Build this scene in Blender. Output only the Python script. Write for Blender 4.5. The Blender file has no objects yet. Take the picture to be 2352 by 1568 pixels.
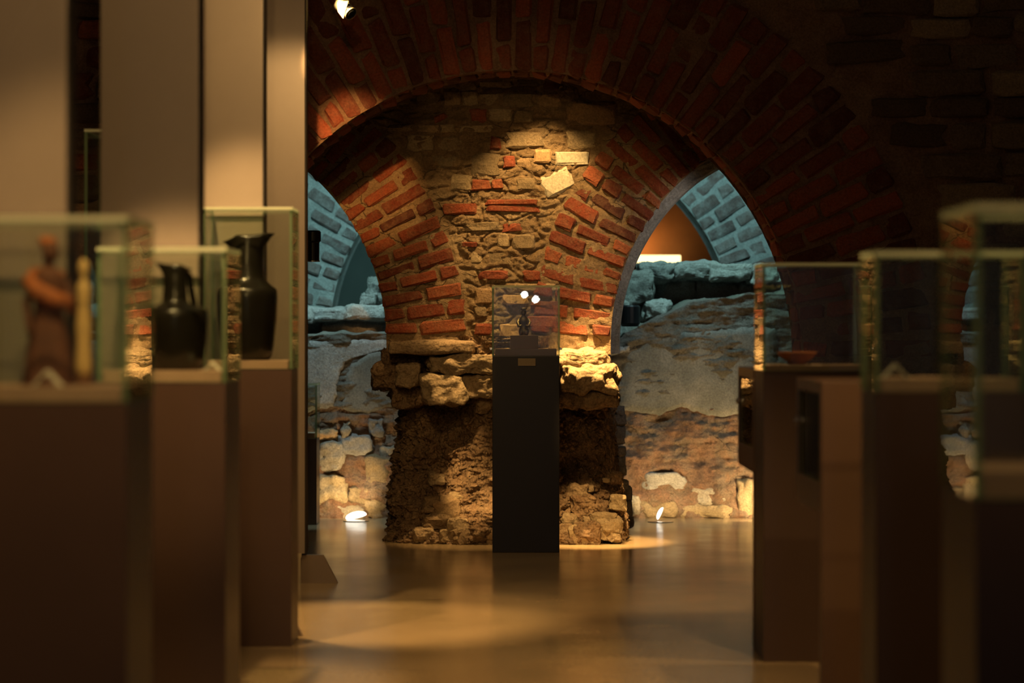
import bpy, bmesh, math, random
from mathutils import Vector, Matrix, noise

# ------------------------------------------------------------------ camera, world, light, exposure
SC = bpy.context.scene
COL = SC.collection
FPX = 85.0 / 36.0 * 2352.0          # focal length in photo pixels
EYE = 1.16                          # camera height, m
CX, HY = 1176.0, 745.0              # principal column and horizon row of the photograph


def X(px, d):
    return (px - CX) * d / FPX


def Z(py, d):
    return EYE + (HY - py) * d / FPX


def P(px, py, d):
    return Vector((X(px, d), d, Z(py, d)))


cam = bpy.data.objects.new('camera', bpy.data.cameras.new('camera'))
COL.objects.link(cam)
cam.location = (0, 0, EYE)
cam.rotation_euler = (math.pi / 2, 0, 0)
cam.data.lens = 85
cam.data.sensor_width = 36
cam.data.shift_y = -39.0 / 2352.0
cam.data.clip_end = 200
cam.data.dof.use_dof = True
cam.data.dof.focus_distance = 12.7
cam.data.dof.aperture_fstop = 2.1
SC.camera = cam

world = bpy.data.worlds.new('world')
world.use_nodes = True
world.node_tree.nodes['Background'].inputs[0].default_value = (0.02, 0.014, 0.01, 1)
world.node_tree.nodes['Background'].inputs[1].default_value = 0.3
SC.world = world

SC.view_settings.view_transform = 'Standard'
SC.view_settings.look = 'None'
SC.view_settings.exposure = 0.0
SC.view_settings.gamma = 1.0
SC.view_settings.use_curve_mapping = False
SC.cycles.transparent_max_bounces = 64
SC.cycles.max_bounces = 6
SC.cycles.diffuse_bounces = 2
SC.cycles.glossy_bounces = 4
SC.cycles.use_adaptive_sampling = True
SC.cycles.adaptive_threshold = 0.06
SC.cycles.use_denoising = True
SC.cycles.sample_clamp_indirect = 6.0

WARM = (1.0, 0.61, 0.225)
AMBER = (1.0, 0.50, 0.15)
TEAL = (0.45, 0.92, 0.92)


def spot(name, loc, target, energy, angle, blend=0.4, color=WARM, radius=0.03):
    ld = bpy.data.lights.new(name, 'SPOT')
    ld.energy = energy
    ld.color = color
    ld.spot_size = math.radians(angle)
    ld.spot_blend = blend
    ld.shadow_soft_size = radius
    o = bpy.data.objects.new(name, ld)
    COL.objects.link(o)
    o.location = loc
    o.rotation_euler = (Vector(target) - Vector(loc)).to_track_quat('-Z', 'Y').to_euler()
    return o


def point(name, loc, energy, color=WARM, radius=0.02):
    ld = bpy.data.lights.new(name, 'POINT')
    ld.energy = energy
    ld.color = color
    ld.shadow_soft_size = radius
    o = bpy.data.objects.new(name, ld)
    COL.objects.link(o)
    o.location = loc
    return o


# ceiling spotlights of the gallery, plus two added fills
spot('spandrel_spot', (0.20, 12.33, 2.67), (0.13, 12.9, 1.55), 125, 53, 0.6, WARM, 0.03)
spot('spandrel_spot_left', (-0.30, 12.33, 2.62), (-0.26, 12.9, 1.3), 26, 46, 0.8, WARM, 0.03)
spot('capital_spot_right', (0.46, 12.36, 2.75), (0.43, 12.74, 0.80), 1650, 20, 0.6, WARM, 0.03)
spot('capital_spot_left', (-0.12, 12.36, 2.75), (-0.16, 12.74, 0.7), 260, 22, 0.8, WARM, 0.03)
spot('shaft_spot_left', (-0.90, 10.6, 3.0), (-0.13, 12.85, 0.36), 1500, 9.0, 0.6, WARM, 0.03)
spot('figurine_spot', (0.05, 12.44, 2.75), (0.06, 12.47, 1.1), 150, 8, 0.6, WARM, 0.02)
spot('shaft_spot_right', (0.55, 10.4, 3.0), (0.42, 12.8, 0.05), 1000, 9, 0.5, WARM, 0.03)
spot('ring_spot', (-0.3, 8.9, 2.75), (0.50, 12.9, 1.72), 170, 14, 0.9, WARM, 0.04)
spot('spandrel_fill', (0.2, 6.0, 2.45), (0.02, 12.9, 2.12), 130, 10.5, 0.9, WARM, 0.05)  # unseen fill added for the dim top of the spandrel
spot('gap_fill', (1.45, 12.5, 1.75), (0.62, 13.3, 1.45), 14, 70, 0.6, (1.0, 0.85, 0.7), 0.03)  # unseen fill added to brighten the rear order
spot('arch_spot_left', (-0.86, 9.0, 2.75), (-0.77, 11.8, 2.10), 680, 9, 0.8, AMBER, 0.02)
spot('stele_spot_far', (-0.87, 9.25, 2.62), (-1.0, 10.85, 1.35), 60, 66, 0.35, WARM, 0.03)
spot('stele_spot_mid', (-0.62, 7.3, 2.75), (-1.08, 8.98, 1.75), 60, 70, 0.8, WARM, 0.04)
spot('stele_spot_near', (-0.4, 5.0, 2.9), (-1.1, 7.14, 1.9), 10, 70, 0.8, WARM, 0.04)
spot('stele_spot_first', (-0.4, 2.8, 2.9), (-1.1, 5.3, 1.9), 85, 70, 0.8, WARM, 0.04)
spot('case_spot_left_near', (-0.8, 4.0, 3.2), (-0.98, 5.15, 1.25), 170, 30, 0.5, WARM, 0.03)
spot('case_spot_left_mid', (-1.0, 5.6, 3.2), (-0.98, 6.85, 1.2), 480, 22, 0.5, WARM, 0.03)
spot('case_spot_left_far', (-1.3, 7.7, 3.2), (-0.92, 8.8, 1.3), 420, 28, 0.5, WARM, 0.03)
spot('case_spot_right_far', (1.9, 8.0, 3.3), (1.0, 8.6, 0.9), 120, 46, 0.5, WARM, 0.03)
spot('case_spot_right_mid', (1.7, 5.2, 3.3), (1.0, 6.8, 0.9), 260, 40, 0.5, WARM, 0.03)
spot('case_spot_right_near', (1.8, 3.4, 3.3), (1.0, 5.6, 0.9), 110, 46, 0.5, WARM, 0.03)
spot('floor_spot_left', (-1.3, 9.6, 3.5), (-0.6, 9.4, 0.0), 900, 28, 0.7, WARM, 0.05)
spot('floor_spot_near', (-0.2, 6.6, 3.5), (-0.1, 7.7, 0.0), 190, 38, 0.8, WARM, 0.05)
spot('floor_spot_mid', (0.6, 9.0, 3.5), (0.35, 10.2, 0.0), 170, 24, 0.8, WARM, 0.05)
# cyan wash of the excavation behind the pillar, warm uplights come with their lamps
spot('teal_wash_right', (1.0, 14.1, 3.15), (1.45, 16.8, 1.55), 240, 100, 0.5, TEAL, 0.06)
spot('teal_wash_left', (-1.1, 14.1, 3.15), (-1.5, 16.8, 1.5), 240, 100, 0.5, TEAL, 0.06)
spot('entrance_wash', (0.0, -6.5, 3.6), (0.0, -9.0, 1.6), 210, 120, 0.8, (1.0, 0.86, 0.80), 0.1)
spot('teal_down_left', (-1.1, 13.92, 3.0), (-1.05, 14.1, 0.0), 140, 75, 0.7, (0.62, 0.90, 1.0), 0.06)
spot('teal_down_right', (1.05, 13.92, 3.0), (1.0, 14.0, 0.0), 95, 70, 0.7, (0.62, 0.90, 1.0), 0.06)
# faint unseen area fill added to lift the dark vault
ad = bpy.data.lights.new('vault_fill', 'AREA')
ad.shape = 'RECTANGLE'
ad.size, ad.size_y = 5.0, 9.0
ad.energy = 16
ad.color = (1.0, 0.66, 0.36)
ao = bpy.data.objects.new('vault_fill', ad)
COL.objects.link(ao)
ao.location = (0, 6.0, 4.1)


# ------------------------------------------------------------------ materials
def nt(name):
    m = bpy.data.materials.new(name)
    m.use_nodes = True
    t = m.node_tree
    return m, t, t.nodes['Principled BSDF'], t.nodes, t.links


def ramp(nodes, stops, interp='LINEAR'):
    r = nodes.new('ShaderNodeValToRGB')
    r.color_ramp.interpolation = interp
    e = r.color_ramp.elements
    while len(e) < len(stops):
        e.new(0.5)
    for k, (p, c) in enumerate(stops):
        e[k].position = p
        e[k].color = (*c, 1)
    return r


def noise_node(nodes, links, scale, detail=6, rough=0.6, coord=None, dist=0.0):
    n = nodes.new('ShaderNodeTexNoise')
    n.inputs['Scale'].default_value = scale
    n.inputs['Detail'].default_value = detail
    n.inputs['Roughness'].default_value = rough
    n.inputs['Distortion'].default_value = dist
    if coord is not None:
        links.new(coord, n.inputs['Vector'])
    return n


def mixrgb(nodes, links, fac, a, b, mode='MIX'):
    m = nodes.new('ShaderNodeMix')
    m.data_type = 'RGBA'
    m.blend_type = mode
    for s, v in ((0, fac), (6, a), (7, b)):
        if hasattr(v, 'is_linked'):
            links.new(v, m.inputs[s])
        else:
            m.inputs[s].default_value = v if s == 0 else (*v, 1)
    return m.outputs[2]


def bump(nodes, links, height, strength, distance, prev=None):
    b = nodes.new('ShaderNodeBump')
    b.inputs['Strength'].default_value = strength
    b.inputs['Distance'].default_value = distance
    links.new(height, b.inputs['Height'])
    if prev is not None:
        links.new(prev, b.inputs['Normal'])
    return b.outputs[0]


def rough_mat(name, stops, per_object=True, crack=0.0, clod=0.0, mott=(0.3, 0.2, 0.14), mott_amt=0.35, scale=14, fine=90, bs=0.7, bd=0.012, rough=0.9, pos_scale=None):
    """Masonry: colour per piece (or by large noise), mottling, pits and grain."""
    m, t, bsdf, nodes, links = nt(name)
    geo = nodes.new('ShaderNodeNewGeometry')
    pos = geo.outputs['Position']
    r = ramp(nodes, stops)
    if per_object:
        oi = nodes.new('ShaderNodeObjectInfo')
        links.new(oi.outputs['Random'], r.inputs[0])
    else:
        big = noise_node(nodes, links, pos_scale or 3.0, 5, 0.6, pos)
        links.new(big.outputs['Fac'], r.inputs[0])
    n1 = noise_node(nodes, links, scale, 8, 0.65, pos)
    k = ramp(nodes, [(0.42, (0, 0, 0)), (0.72, (1, 1, 1))])
    links.new(n1.outputs['Fac'], k.inputs[0])
    sc = nodes.new('ShaderNodeMath')
    sc.operation = 'MULTIPLY'
    sc.inputs[1].default_value = mott_amt
    links.new(k.outputs[0], sc.inputs[0])
    c = mixrgb(nodes, links, sc.outputs[0], r.outputs[0], mott)
    n2 = noise_node(nodes, links, fine, 4, 0.7, pos)
    g = ramp(nodes, [(0.25, (0.55, 0.55, 0.55)), (0.75, (1.25, 1.25, 1.25))])
    links.new(n2.outputs['Fac'], g.inputs[0])
    c = mixrgb(nodes, links, 1.0, c, g.outputs[0], 'MULTIPLY')
    links.new(c, bsdf.inputs['Base Color'])
    bsdf.inputs['Roughness'].default_value = rough
    bsdf.inputs['Specular IOR Level'].default_value = 0.25
    n3 = noise_node(nodes, links, 38, 10, 0.72, pos)
    b1 = bump(nodes, links, n3.outputs['Fac'], bs, bd)
    if clod:
        for scl, amt in ((34, 1.0), (75, 0.5)):
            vc = nodes.new('ShaderNodeTexVoronoi')
            vc.feature = 'SMOOTH_F1'
            vc.inputs['Scale'].default_value = scl
            links.new(pos, vc.inputs['Vector'])
            inv = nodes.new('ShaderNodeMath')
            inv.operation = 'SUBTRACT'
            inv.inputs[0].default_value = 1.0
            links.new(vc.outputs['Distance'], inv.inputs[1])
            b1 = bump(nodes, links, inv.outputs[0], clod, 0.035 * amt, b1)
    if crack:
        mp = nodes.new('ShaderNodeMapping')
        mp.inputs['Scale'].default_value = (1.0, 0.6, 1.9)
        dn = noise_node(nodes, links, 9, 4, 0.6, pos)
        off = mixrgb(nodes, links, 0.09, pos, dn.outputs['Color'], 'ADD')
        links.new(off, mp.inputs['Vector'])
        vo = nodes.new('ShaderNodeTexVoronoi')
        vo.feature = 'DISTANCE_TO_EDGE'
        vo.inputs['Scale'].default_value = 6.5
        links.new(mp.outputs[0], vo.inputs['Vector'])
        cr = ramp(nodes, [(0.0, (0.25, 0.25, 0.25)), (0.035, (1, 1, 1))])
        links.new(vo.outputs['Distance'], cr.inputs[0])
        mk = ramp(nodes, [(0.45, (0, 0, 0)), (0.6, (1, 1, 1))])     # cracks come and go
        dm = noise_node(nodes, links, 5, 3, 0.5, pos)
        links.new(dm.outputs['Fac'], mk.inputs[0])
        crk = mixrgb(nodes, links, mk.outputs[0], (1, 1, 1), cr.outputs[0])
        c = mixrgb(nodes, links, crack, c, crk, 'MULTIPLY')
        links.new(c, bsdf.inputs['Base Color'])
        b1 = bump(nodes, links, crk, 0.8, 0.02, b1)
    b2 = bump(nodes, links, n2.outputs['Fac'], bs * 0.6, bd * 0.35, b1)
    links.new(b2, bsdf.inputs['Normal'])
    return m


def plain_mat(name, color, rough=0.5, metal=0.0, spec=0.5, var=0.0, scale=4, bumps=0.0):
    m, t, bsdf, nodes, links = nt(name)
    bsdf.inputs['Roughness'].default_value = rough
    bsdf.inputs['Metallic'].default_value = metal
    bsdf.inputs['Specular IOR Level'].default_value = spec
    tc = nodes.new('ShaderNodeTexCoord')
    n = noise_node(nodes, links, scale, 5, 0.6, tc.outputs['Object'])
    lo = tuple(max(0, c * (1 - var)) for c in color)
    hi = tuple(c * (1 + var) for c in color)
    r = ramp(nodes, [(0.3, lo), (0.7, hi)])
    links.new(n.outputs['Fac'], r.inputs[0])
    links.new(r.outputs[0], bsdf.inputs['Base Color'])
    if bumps:
        n2 = noise_node(nodes, links, scale * 12, 5, 0.6, tc.outputs['Object'])
        links.new(bump(nodes, links, n2.outputs['Fac'], bumps, 0.004), bsdf.inputs['Normal'])
    return m


def emit_mat(name, color, strength):
    m, t, bsdf, nodes, links = nt(name)
    bsdf.inputs['Base Color'].default_value = (*color, 1)
    bsdf.inputs['Emission Color'].default_value = (*color, 1)
    bsdf.inputs['Emission Strength'].default_value = strength
    return m


def glass_mat():
    m, t, bsdf, nodes, links = nt('clear_glass')
    nodes.remove(bsdf)
    out = nodes['Material Output']
    geo = nodes.new('ShaderNodeNewGeometry')
    ma = nodes.new('ShaderNodeMath')           # the same reflectance on both faces of a pane
    ma.operation = 'MULTIPLY_ADD'
    ma.inputs[1].default_value = 1 / 1.52 - 1.52
    ma.inputs[2].default_value = 1.52
    links.new(geo.outputs['Backfacing'], ma.inputs[0])
    fr = nodes.new('ShaderNodeFresnel')
    links.new(ma.outputs[0], fr.inputs['IOR'])
    tr = nodes.new('ShaderNodeBsdfTransparent')
    tr.inputs[0].default_value = (0.955, 0.98, 0.955, 1)
    gl = nodes.new('ShaderNodeBsdfGlossy')
    gl.inputs['Roughness'].default_value = 0.0
    mx = nodes.new('ShaderNodeMixShader')
    links.new(fr.outputs[0], mx.inputs[0])
    links.new(tr.outputs[0], mx.inputs[1])
    links.new(gl.outputs[0], mx.inputs[2])
    links.new(mx.outputs[0], out.inputs[0])
    return m


def glass_edge_mat(name='glass_edge', tcol=(0.50, 0.66, 0.42), dcol=(0.46, 0.58, 0.38), fac=0.5):
    m, t, bsdf, nodes, links = nt(name)
    nodes.remove(bsdf)
    out = nodes['Material Output']
    tl = nodes.new('ShaderNodeBsdfTranslucent')
    tl.inputs[0].default_value = (*tcol, 1)
    df = nodes.new('ShaderNodeBsdfDiffuse')
    df.inputs[0].default_value = (*dcol, 1)
    tr = nodes.new('ShaderNodeBsdfTransparent')
    tr.inputs[0].default_value = (0.12, 0.26, 0.18, 1)
    a = nodes.new('ShaderNodeMixShader')
    a.inputs[0].default_value = 0.5
    links.new(tl.outputs[0], a.inputs[1])
    links.new(df.outputs[0], a.inputs[2])
    b = nodes.new('ShaderNodeMixShader')
    b.inputs[0].default_value = fac
    links.new(a.outputs[0], b.inputs[1])
    links.new(tr.outputs[0], b.inputs[2])
    links.new(b.outputs[0], out.inputs[0])
    return m


def floor_mat():
    m, t, bsdf, nodes, links = nt('polished_screed')
    geo = nodes.new('ShaderNodeNewGeometry')
    n = noise_node(nodes, links, 0.9, 6, 0.6, geo.outputs['Position'])
    r = ramp(nodes, [(0.3, (0.23, 0.165, 0.09)), (0.5, (0.30, 0.215, 0.12)), (0.7, (0.36, 0.265, 0.15))])
    links.new(n.outputs['Fac'], r.inputs[0])
    n2 = noise_node(nodes, links, 60, 4, 0.7, geo.outputs['Position'])
    g = ramp(nodes, [(0.3, (0.85, 0.85, 0.85)), (0.7, (1.1, 1.1, 1.1))])
    links.new(n2.outputs['Fac'], g.inputs[0])
    links.new(mixrgb(nodes, links, 1.0, r.outputs[0], g.outputs[0], 'MULTIPLY'), bsdf.inputs['Base Color'])
    n3 = noise_node(nodes, links, 1.7, 5, 0.6, geo.outputs['Position'])
    rr = ramp(nodes, [(0.3, (0.13, 0.13, 0.13)), (0.7, (0.24, 0.24, 0.24))])
    links.new(n3.outputs['Fac'], rr.inputs[0])
    links.new(rr.outputs[0], bsdf.inputs['Roughness'])
    bsdf.inputs['Specular IOR Level'].default_value = 0.55
    links.new(bump(nodes, links, n2.outputs['Fac'], 0.08, 0.002), bsdf.inputs['Normal'])
    return m


BRICK_STOPS = [(0.0, (0.10, 0.034, 0.022)), (0.35, (0.25, 0.056, 0.026)), (0.7, (0.34, 0.078, 0.033)), (1.0, (0.43, 0.125, 0.055))]
M = {}
M['brick'] = rough_mat('red_brick', BRICK_STOPS, mott=(0.34, 0.19, 0.10), mott_amt=0.55, scale=20, bs=1.0, bd=0.026)
M['brick_old'] = rough_mat('old_vault_brick', [(0, (0.10, 0.03, 0.018)), (0.5, (0.22, 0.055, 0.028)), (1, (0.34, 0.085, 0.04))], mott=(0.26, 0.17, 0.11), mott_amt=0.35, bs=0.9)
M['brick_grey'] = rough_mat('dusty_brick', [(0, (0.13, 0.09, 0.085)), (0.5, (0.21, 0.14, 0.125)), (1, (0.30, 0.23, 0.21))], mott=(0.45, 0.44, 0.42), mott_amt=0.6, bs=0.9)
M['mortar'] = rough_mat('lime_mortar', [(0.3, (0.27, 0.17, 0.085)), (0.5, (0.39, 0.26, 0.135)), (0.7, (0.50, 0.36, 0.20))], per_object=False, crack=1.0, mott=(0.2, 0.13, 0.08), mott_amt=0.5, bs=1.0, bd=0.03, pos_scale=7)
M['mortar_dark'] = rough_mat('dark_mortar', [(0.3, (0.20, 0.11, 0.065)), (0.5, (0.30, 0.18, 0.11)), (0.7, (0.38, 0.25, 0.155))], per_object=False, mott=(0.12, 0.06, 0.035), bs=1.0, bd=0.02, pos_scale=5)  # darker mix than the pillar mortar, on the near arch wall
M['mortar_pale'] = rough_mat('pale_mortar', [(0.3, (0.40, 0.40, 0.38)), (0.5, (0.52, 0.52, 0.50)), (0.7, (0.60, 0.60, 0.58))], per_object=False, mott=(0.3, 0.29, 0.27), bs=1.0, bd=0.02, pos_scale=6)
M['rubble'] = rough_mat('tan_rubble', [(0, (0.25, 0.18, 0.10)), (0.4, (0.38, 0.275, 0.155)), (0.75, (0.50, 0.38, 0.22)), (1, (0.40, 0.24, 0.12))], mott=(0.22, 0.17, 0.11), mott_amt=0.5, bs=1.0, bd=0.018)
M['rubble_dark'] = rough_mat('brown_rubble', [(0, (0.14, 0.095, 0.06)), (0.5, (0.22, 0.15, 0.095)), (1, (0.29, 0.21, 0.13))], mott=(0.13, 0.08, 0.05), mott_amt=0.5, bs=1.0, bd=0.02)
M['pale_block'] = rough_mat('pale_block', [(0, (0.50, 0.44, 0.32)), (1, (0.55, 0.49, 0.36))], mott=(0.5, 0.42, 0.28), mott_amt=0.25, bs=0.4)
M['yellow_brick'] = rough_mat('yellow_brick', [(0, (0.44, 0.28, 0.14)), (1, (0.47, 0.31, 0.165))], mott=(0.45, 0.28, 0.15), mott_amt=0.4, bs=0.5)
M['shaft'] = rough_mat('crumbling_core', clod=1.0, stops=[(0.3, (0.17, 0.10, 0.055)), (0.5, (0.27, 0.165, 0.09)), (0.7, (0.40, 0.26, 0.14))], per_object=False, mott=(0.36, 0.27, 0.17), mott_amt=0.45, scale=22, bs=1.0, bd=0.02, pos_scale=9)
M['boulder'] = rough_mat('capital_stone', clod=0.5, stops=[(0, (0.30, 0.20, 0.11)), (0.5, (0.42, 0.29, 0.165)), (1, (0.52, 0.39, 0.23))], mott=(0.24, 0.15, 0.085), mott_amt=0.5, scale=18, bs=1.0, bd=0.02)
M['ruin'] = rough_mat('ruin_core', crack=0.5, stops=[(0.3, (0.17, 0.105, 0.07)), (0.45, (0.36, 0.19, 0.11)), (0.58, (0.30, 0.21, 0.14)), (0.7, (0.44, 0.23, 0.12)), (0.85, (0.22, 0.17, 0.11))], per_object=False, mott=(0.48, 0.38, 0.28), mott_amt=0.3, scale=9, bs=1.0, bd=0.06, pos_scale=5)
M['ruin_stone'] = rough_mat('ruin_stone', [(0, (0.22, 0.20, 0.18)), (0.5, (0.31, 0.29, 0.27)), (1, (0.42, 0.39, 0.35))], mott=(0.25, 0.23, 0.2), mott_amt=0.5, bs=1.0, bd=0.02)
M['ruin_pale'] = rough_mat('ruin_pale_stone', [(0, (0.42, 0.36, 0.27)), (1, (0.55, 0.48, 0.37))], mott=(0.3, 0.2, 0.12), mott_amt=0.5, scale=16, bs=1.0, bd=0.03)
M['old_coat'] = rough_mat('weathered_coat', [(0.3, (0.14, 0.125, 0.10)), (0.55, (0.20, 0.175, 0.14)), (0.75, (0.27, 0.24, 0.20))], per_object=False, mott=(0.30, 0.27, 0.23), mott_amt=0.4, scale=12, bs=1.0, bd=0.03, pos_scale=6)
M['plaster'] = rough_mat('grey_plaster', [(0.3, (0.12, 0.115, 0.095)), (0.55, (0.165, 0.155, 0.13)), (0.75, (0.21, 0.195, 0.165))], per_object=False, mott=(0.32, 0.29, 0.25), mott_amt=0.35, scale=6, bs=0.35, bd=0.01, pos_scale=3)
M['stucco'] = rough_mat('pale_stucco', [(0.3, (0.32, 0.30, 0.27)), (0.6, (0.46, 0.43, 0.39))], per_object=False, mott=(0.26, 0.23, 0.2), mott_amt=0.5, scale=14, bs=1.0, bd=0.02, pos_scale=8)
M['floor'] = floor_mat()
M['dark_wall'] = plain_mat('dark_wall_paint', (0.06, 0.045, 0.035), 0.9, var=0.2)
M['pale_wall'] = plain_mat('pale_wall_paint', (0.42, 0.40, 0.42), 0.9, var=0.1)
M['ceiling'] = plain_mat('dark_ceiling_paint', (0.035, 0.028, 0.024), 0.9, var=0.2)
M['plinth'] = plain_mat('brown_lacquer', (0.055, 0.030, 0.021), 0.42, spec=0.45, var=0.12, scale=2)
M['plinth_warm'] = plain_mat('warm_lit_lacquer', (0.10, 0.055, 0.034), 0.42, spec=0.45, var=0.12, scale=2)  # brown of block and deck; on cabinets the brighter tone is painted light
M['plinth_black'] = plain_mat('black_brown_lacquer', (0.0055, 0.0038, 0.0032), 0.36, spec=0.35, var=0.12, scale=2)
M['deck'] = plain_mat('deck_felt', (0.34, 0.22, 0.15), 0.7, var=0.1, scale=6)
M['stele'] = plain_mat('taupe_metal', (0.34, 0.275, 0.225), 0.42, metal=0.25, var=0.06, scale=3)
M['foot'] = plain_mat('taupe_foot', (0.24, 0.18, 0.13), 0.4, metal=0.3, var=0.06)
M['seam'] = plain_mat('dark_seam', (0.02, 0.014, 0.01), 0.6)
M['plaque'] = plain_mat('bronze_plaque', (0.17, 0.125, 0.07), 0.45, metal=0.4, var=0.1)
M['card'] = plain_mat('ivory_card', (0.72, 0.68, 0.58), 0.8)
M['black_glaze'] = plain_mat('black_glaze', (0.008, 0.007, 0.005), 0.24, spec=0.45, var=0.3, scale=12)
M['bronze'] = plain_mat('dark_bronze', (0.10, 0.075, 0.04), 0.3, metal=0.85, var=0.4, scale=20, bumps=0.4)
M['gold'] = plain_mat('worn_gold', (0.72, 0.46, 0.14), 0.3, metal=1.0, var=0.3, scale=20, bumps=0.5)
M['terracotta'] = plain_mat('terracotta', (0.40, 0.125, 0.035), 0.75, var=0.25, scale=14, bumps=0.5)
M['terracotta_dark'] = plain_mat('dark_terracotta', (0.13, 0.05, 0.025), 0.8, var=0.25, scale=14, bumps=0.5)
M['ivory'] = plain_mat('yellowed_ivory', (0.68, 0.46, 0.18), 0.5, var=0.15, scale=14)
M['black_metal'] = plain_mat('black_metal', (0.012, 0.012, 0.013), 0.3, metal=0.5, spec=0.6)
M['alu'] = plain_mat('brushed_aluminium', (0.72, 0.66, 0.5), 0.35, metal=0.8)
M['steel'] = plain_mat('steel', (0.6, 0.58, 0.55), 0.25, metal=1.0)
M['glass'] = glass_mat()
M['edge'] = glass_edge_mat()
M['lid_edge'] = glass_edge_mat('lit_lid_edge', (0.9, 0.95, 0.72), (0.92, 0.95, 0.74), 0.12)  # paler than the other edges: ceiling light on the lid painted into the colour
M['lens'] = plain_mat('black_lens', (0.004, 0.004, 0.004), 0.08, spec=0.7)
M['uplight'] = emit_mat('uplight_lens', (1.0, 0.92, 0.78), 1.5)
M['lightbox'] = emit_mat('lightbox_diffuser', (1.0, 0.74, 0.30), 3.0)
M['wall_lamp'] = emit_mat('cold_lamp', (0.86, 0.94, 1.0), 420)


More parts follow.
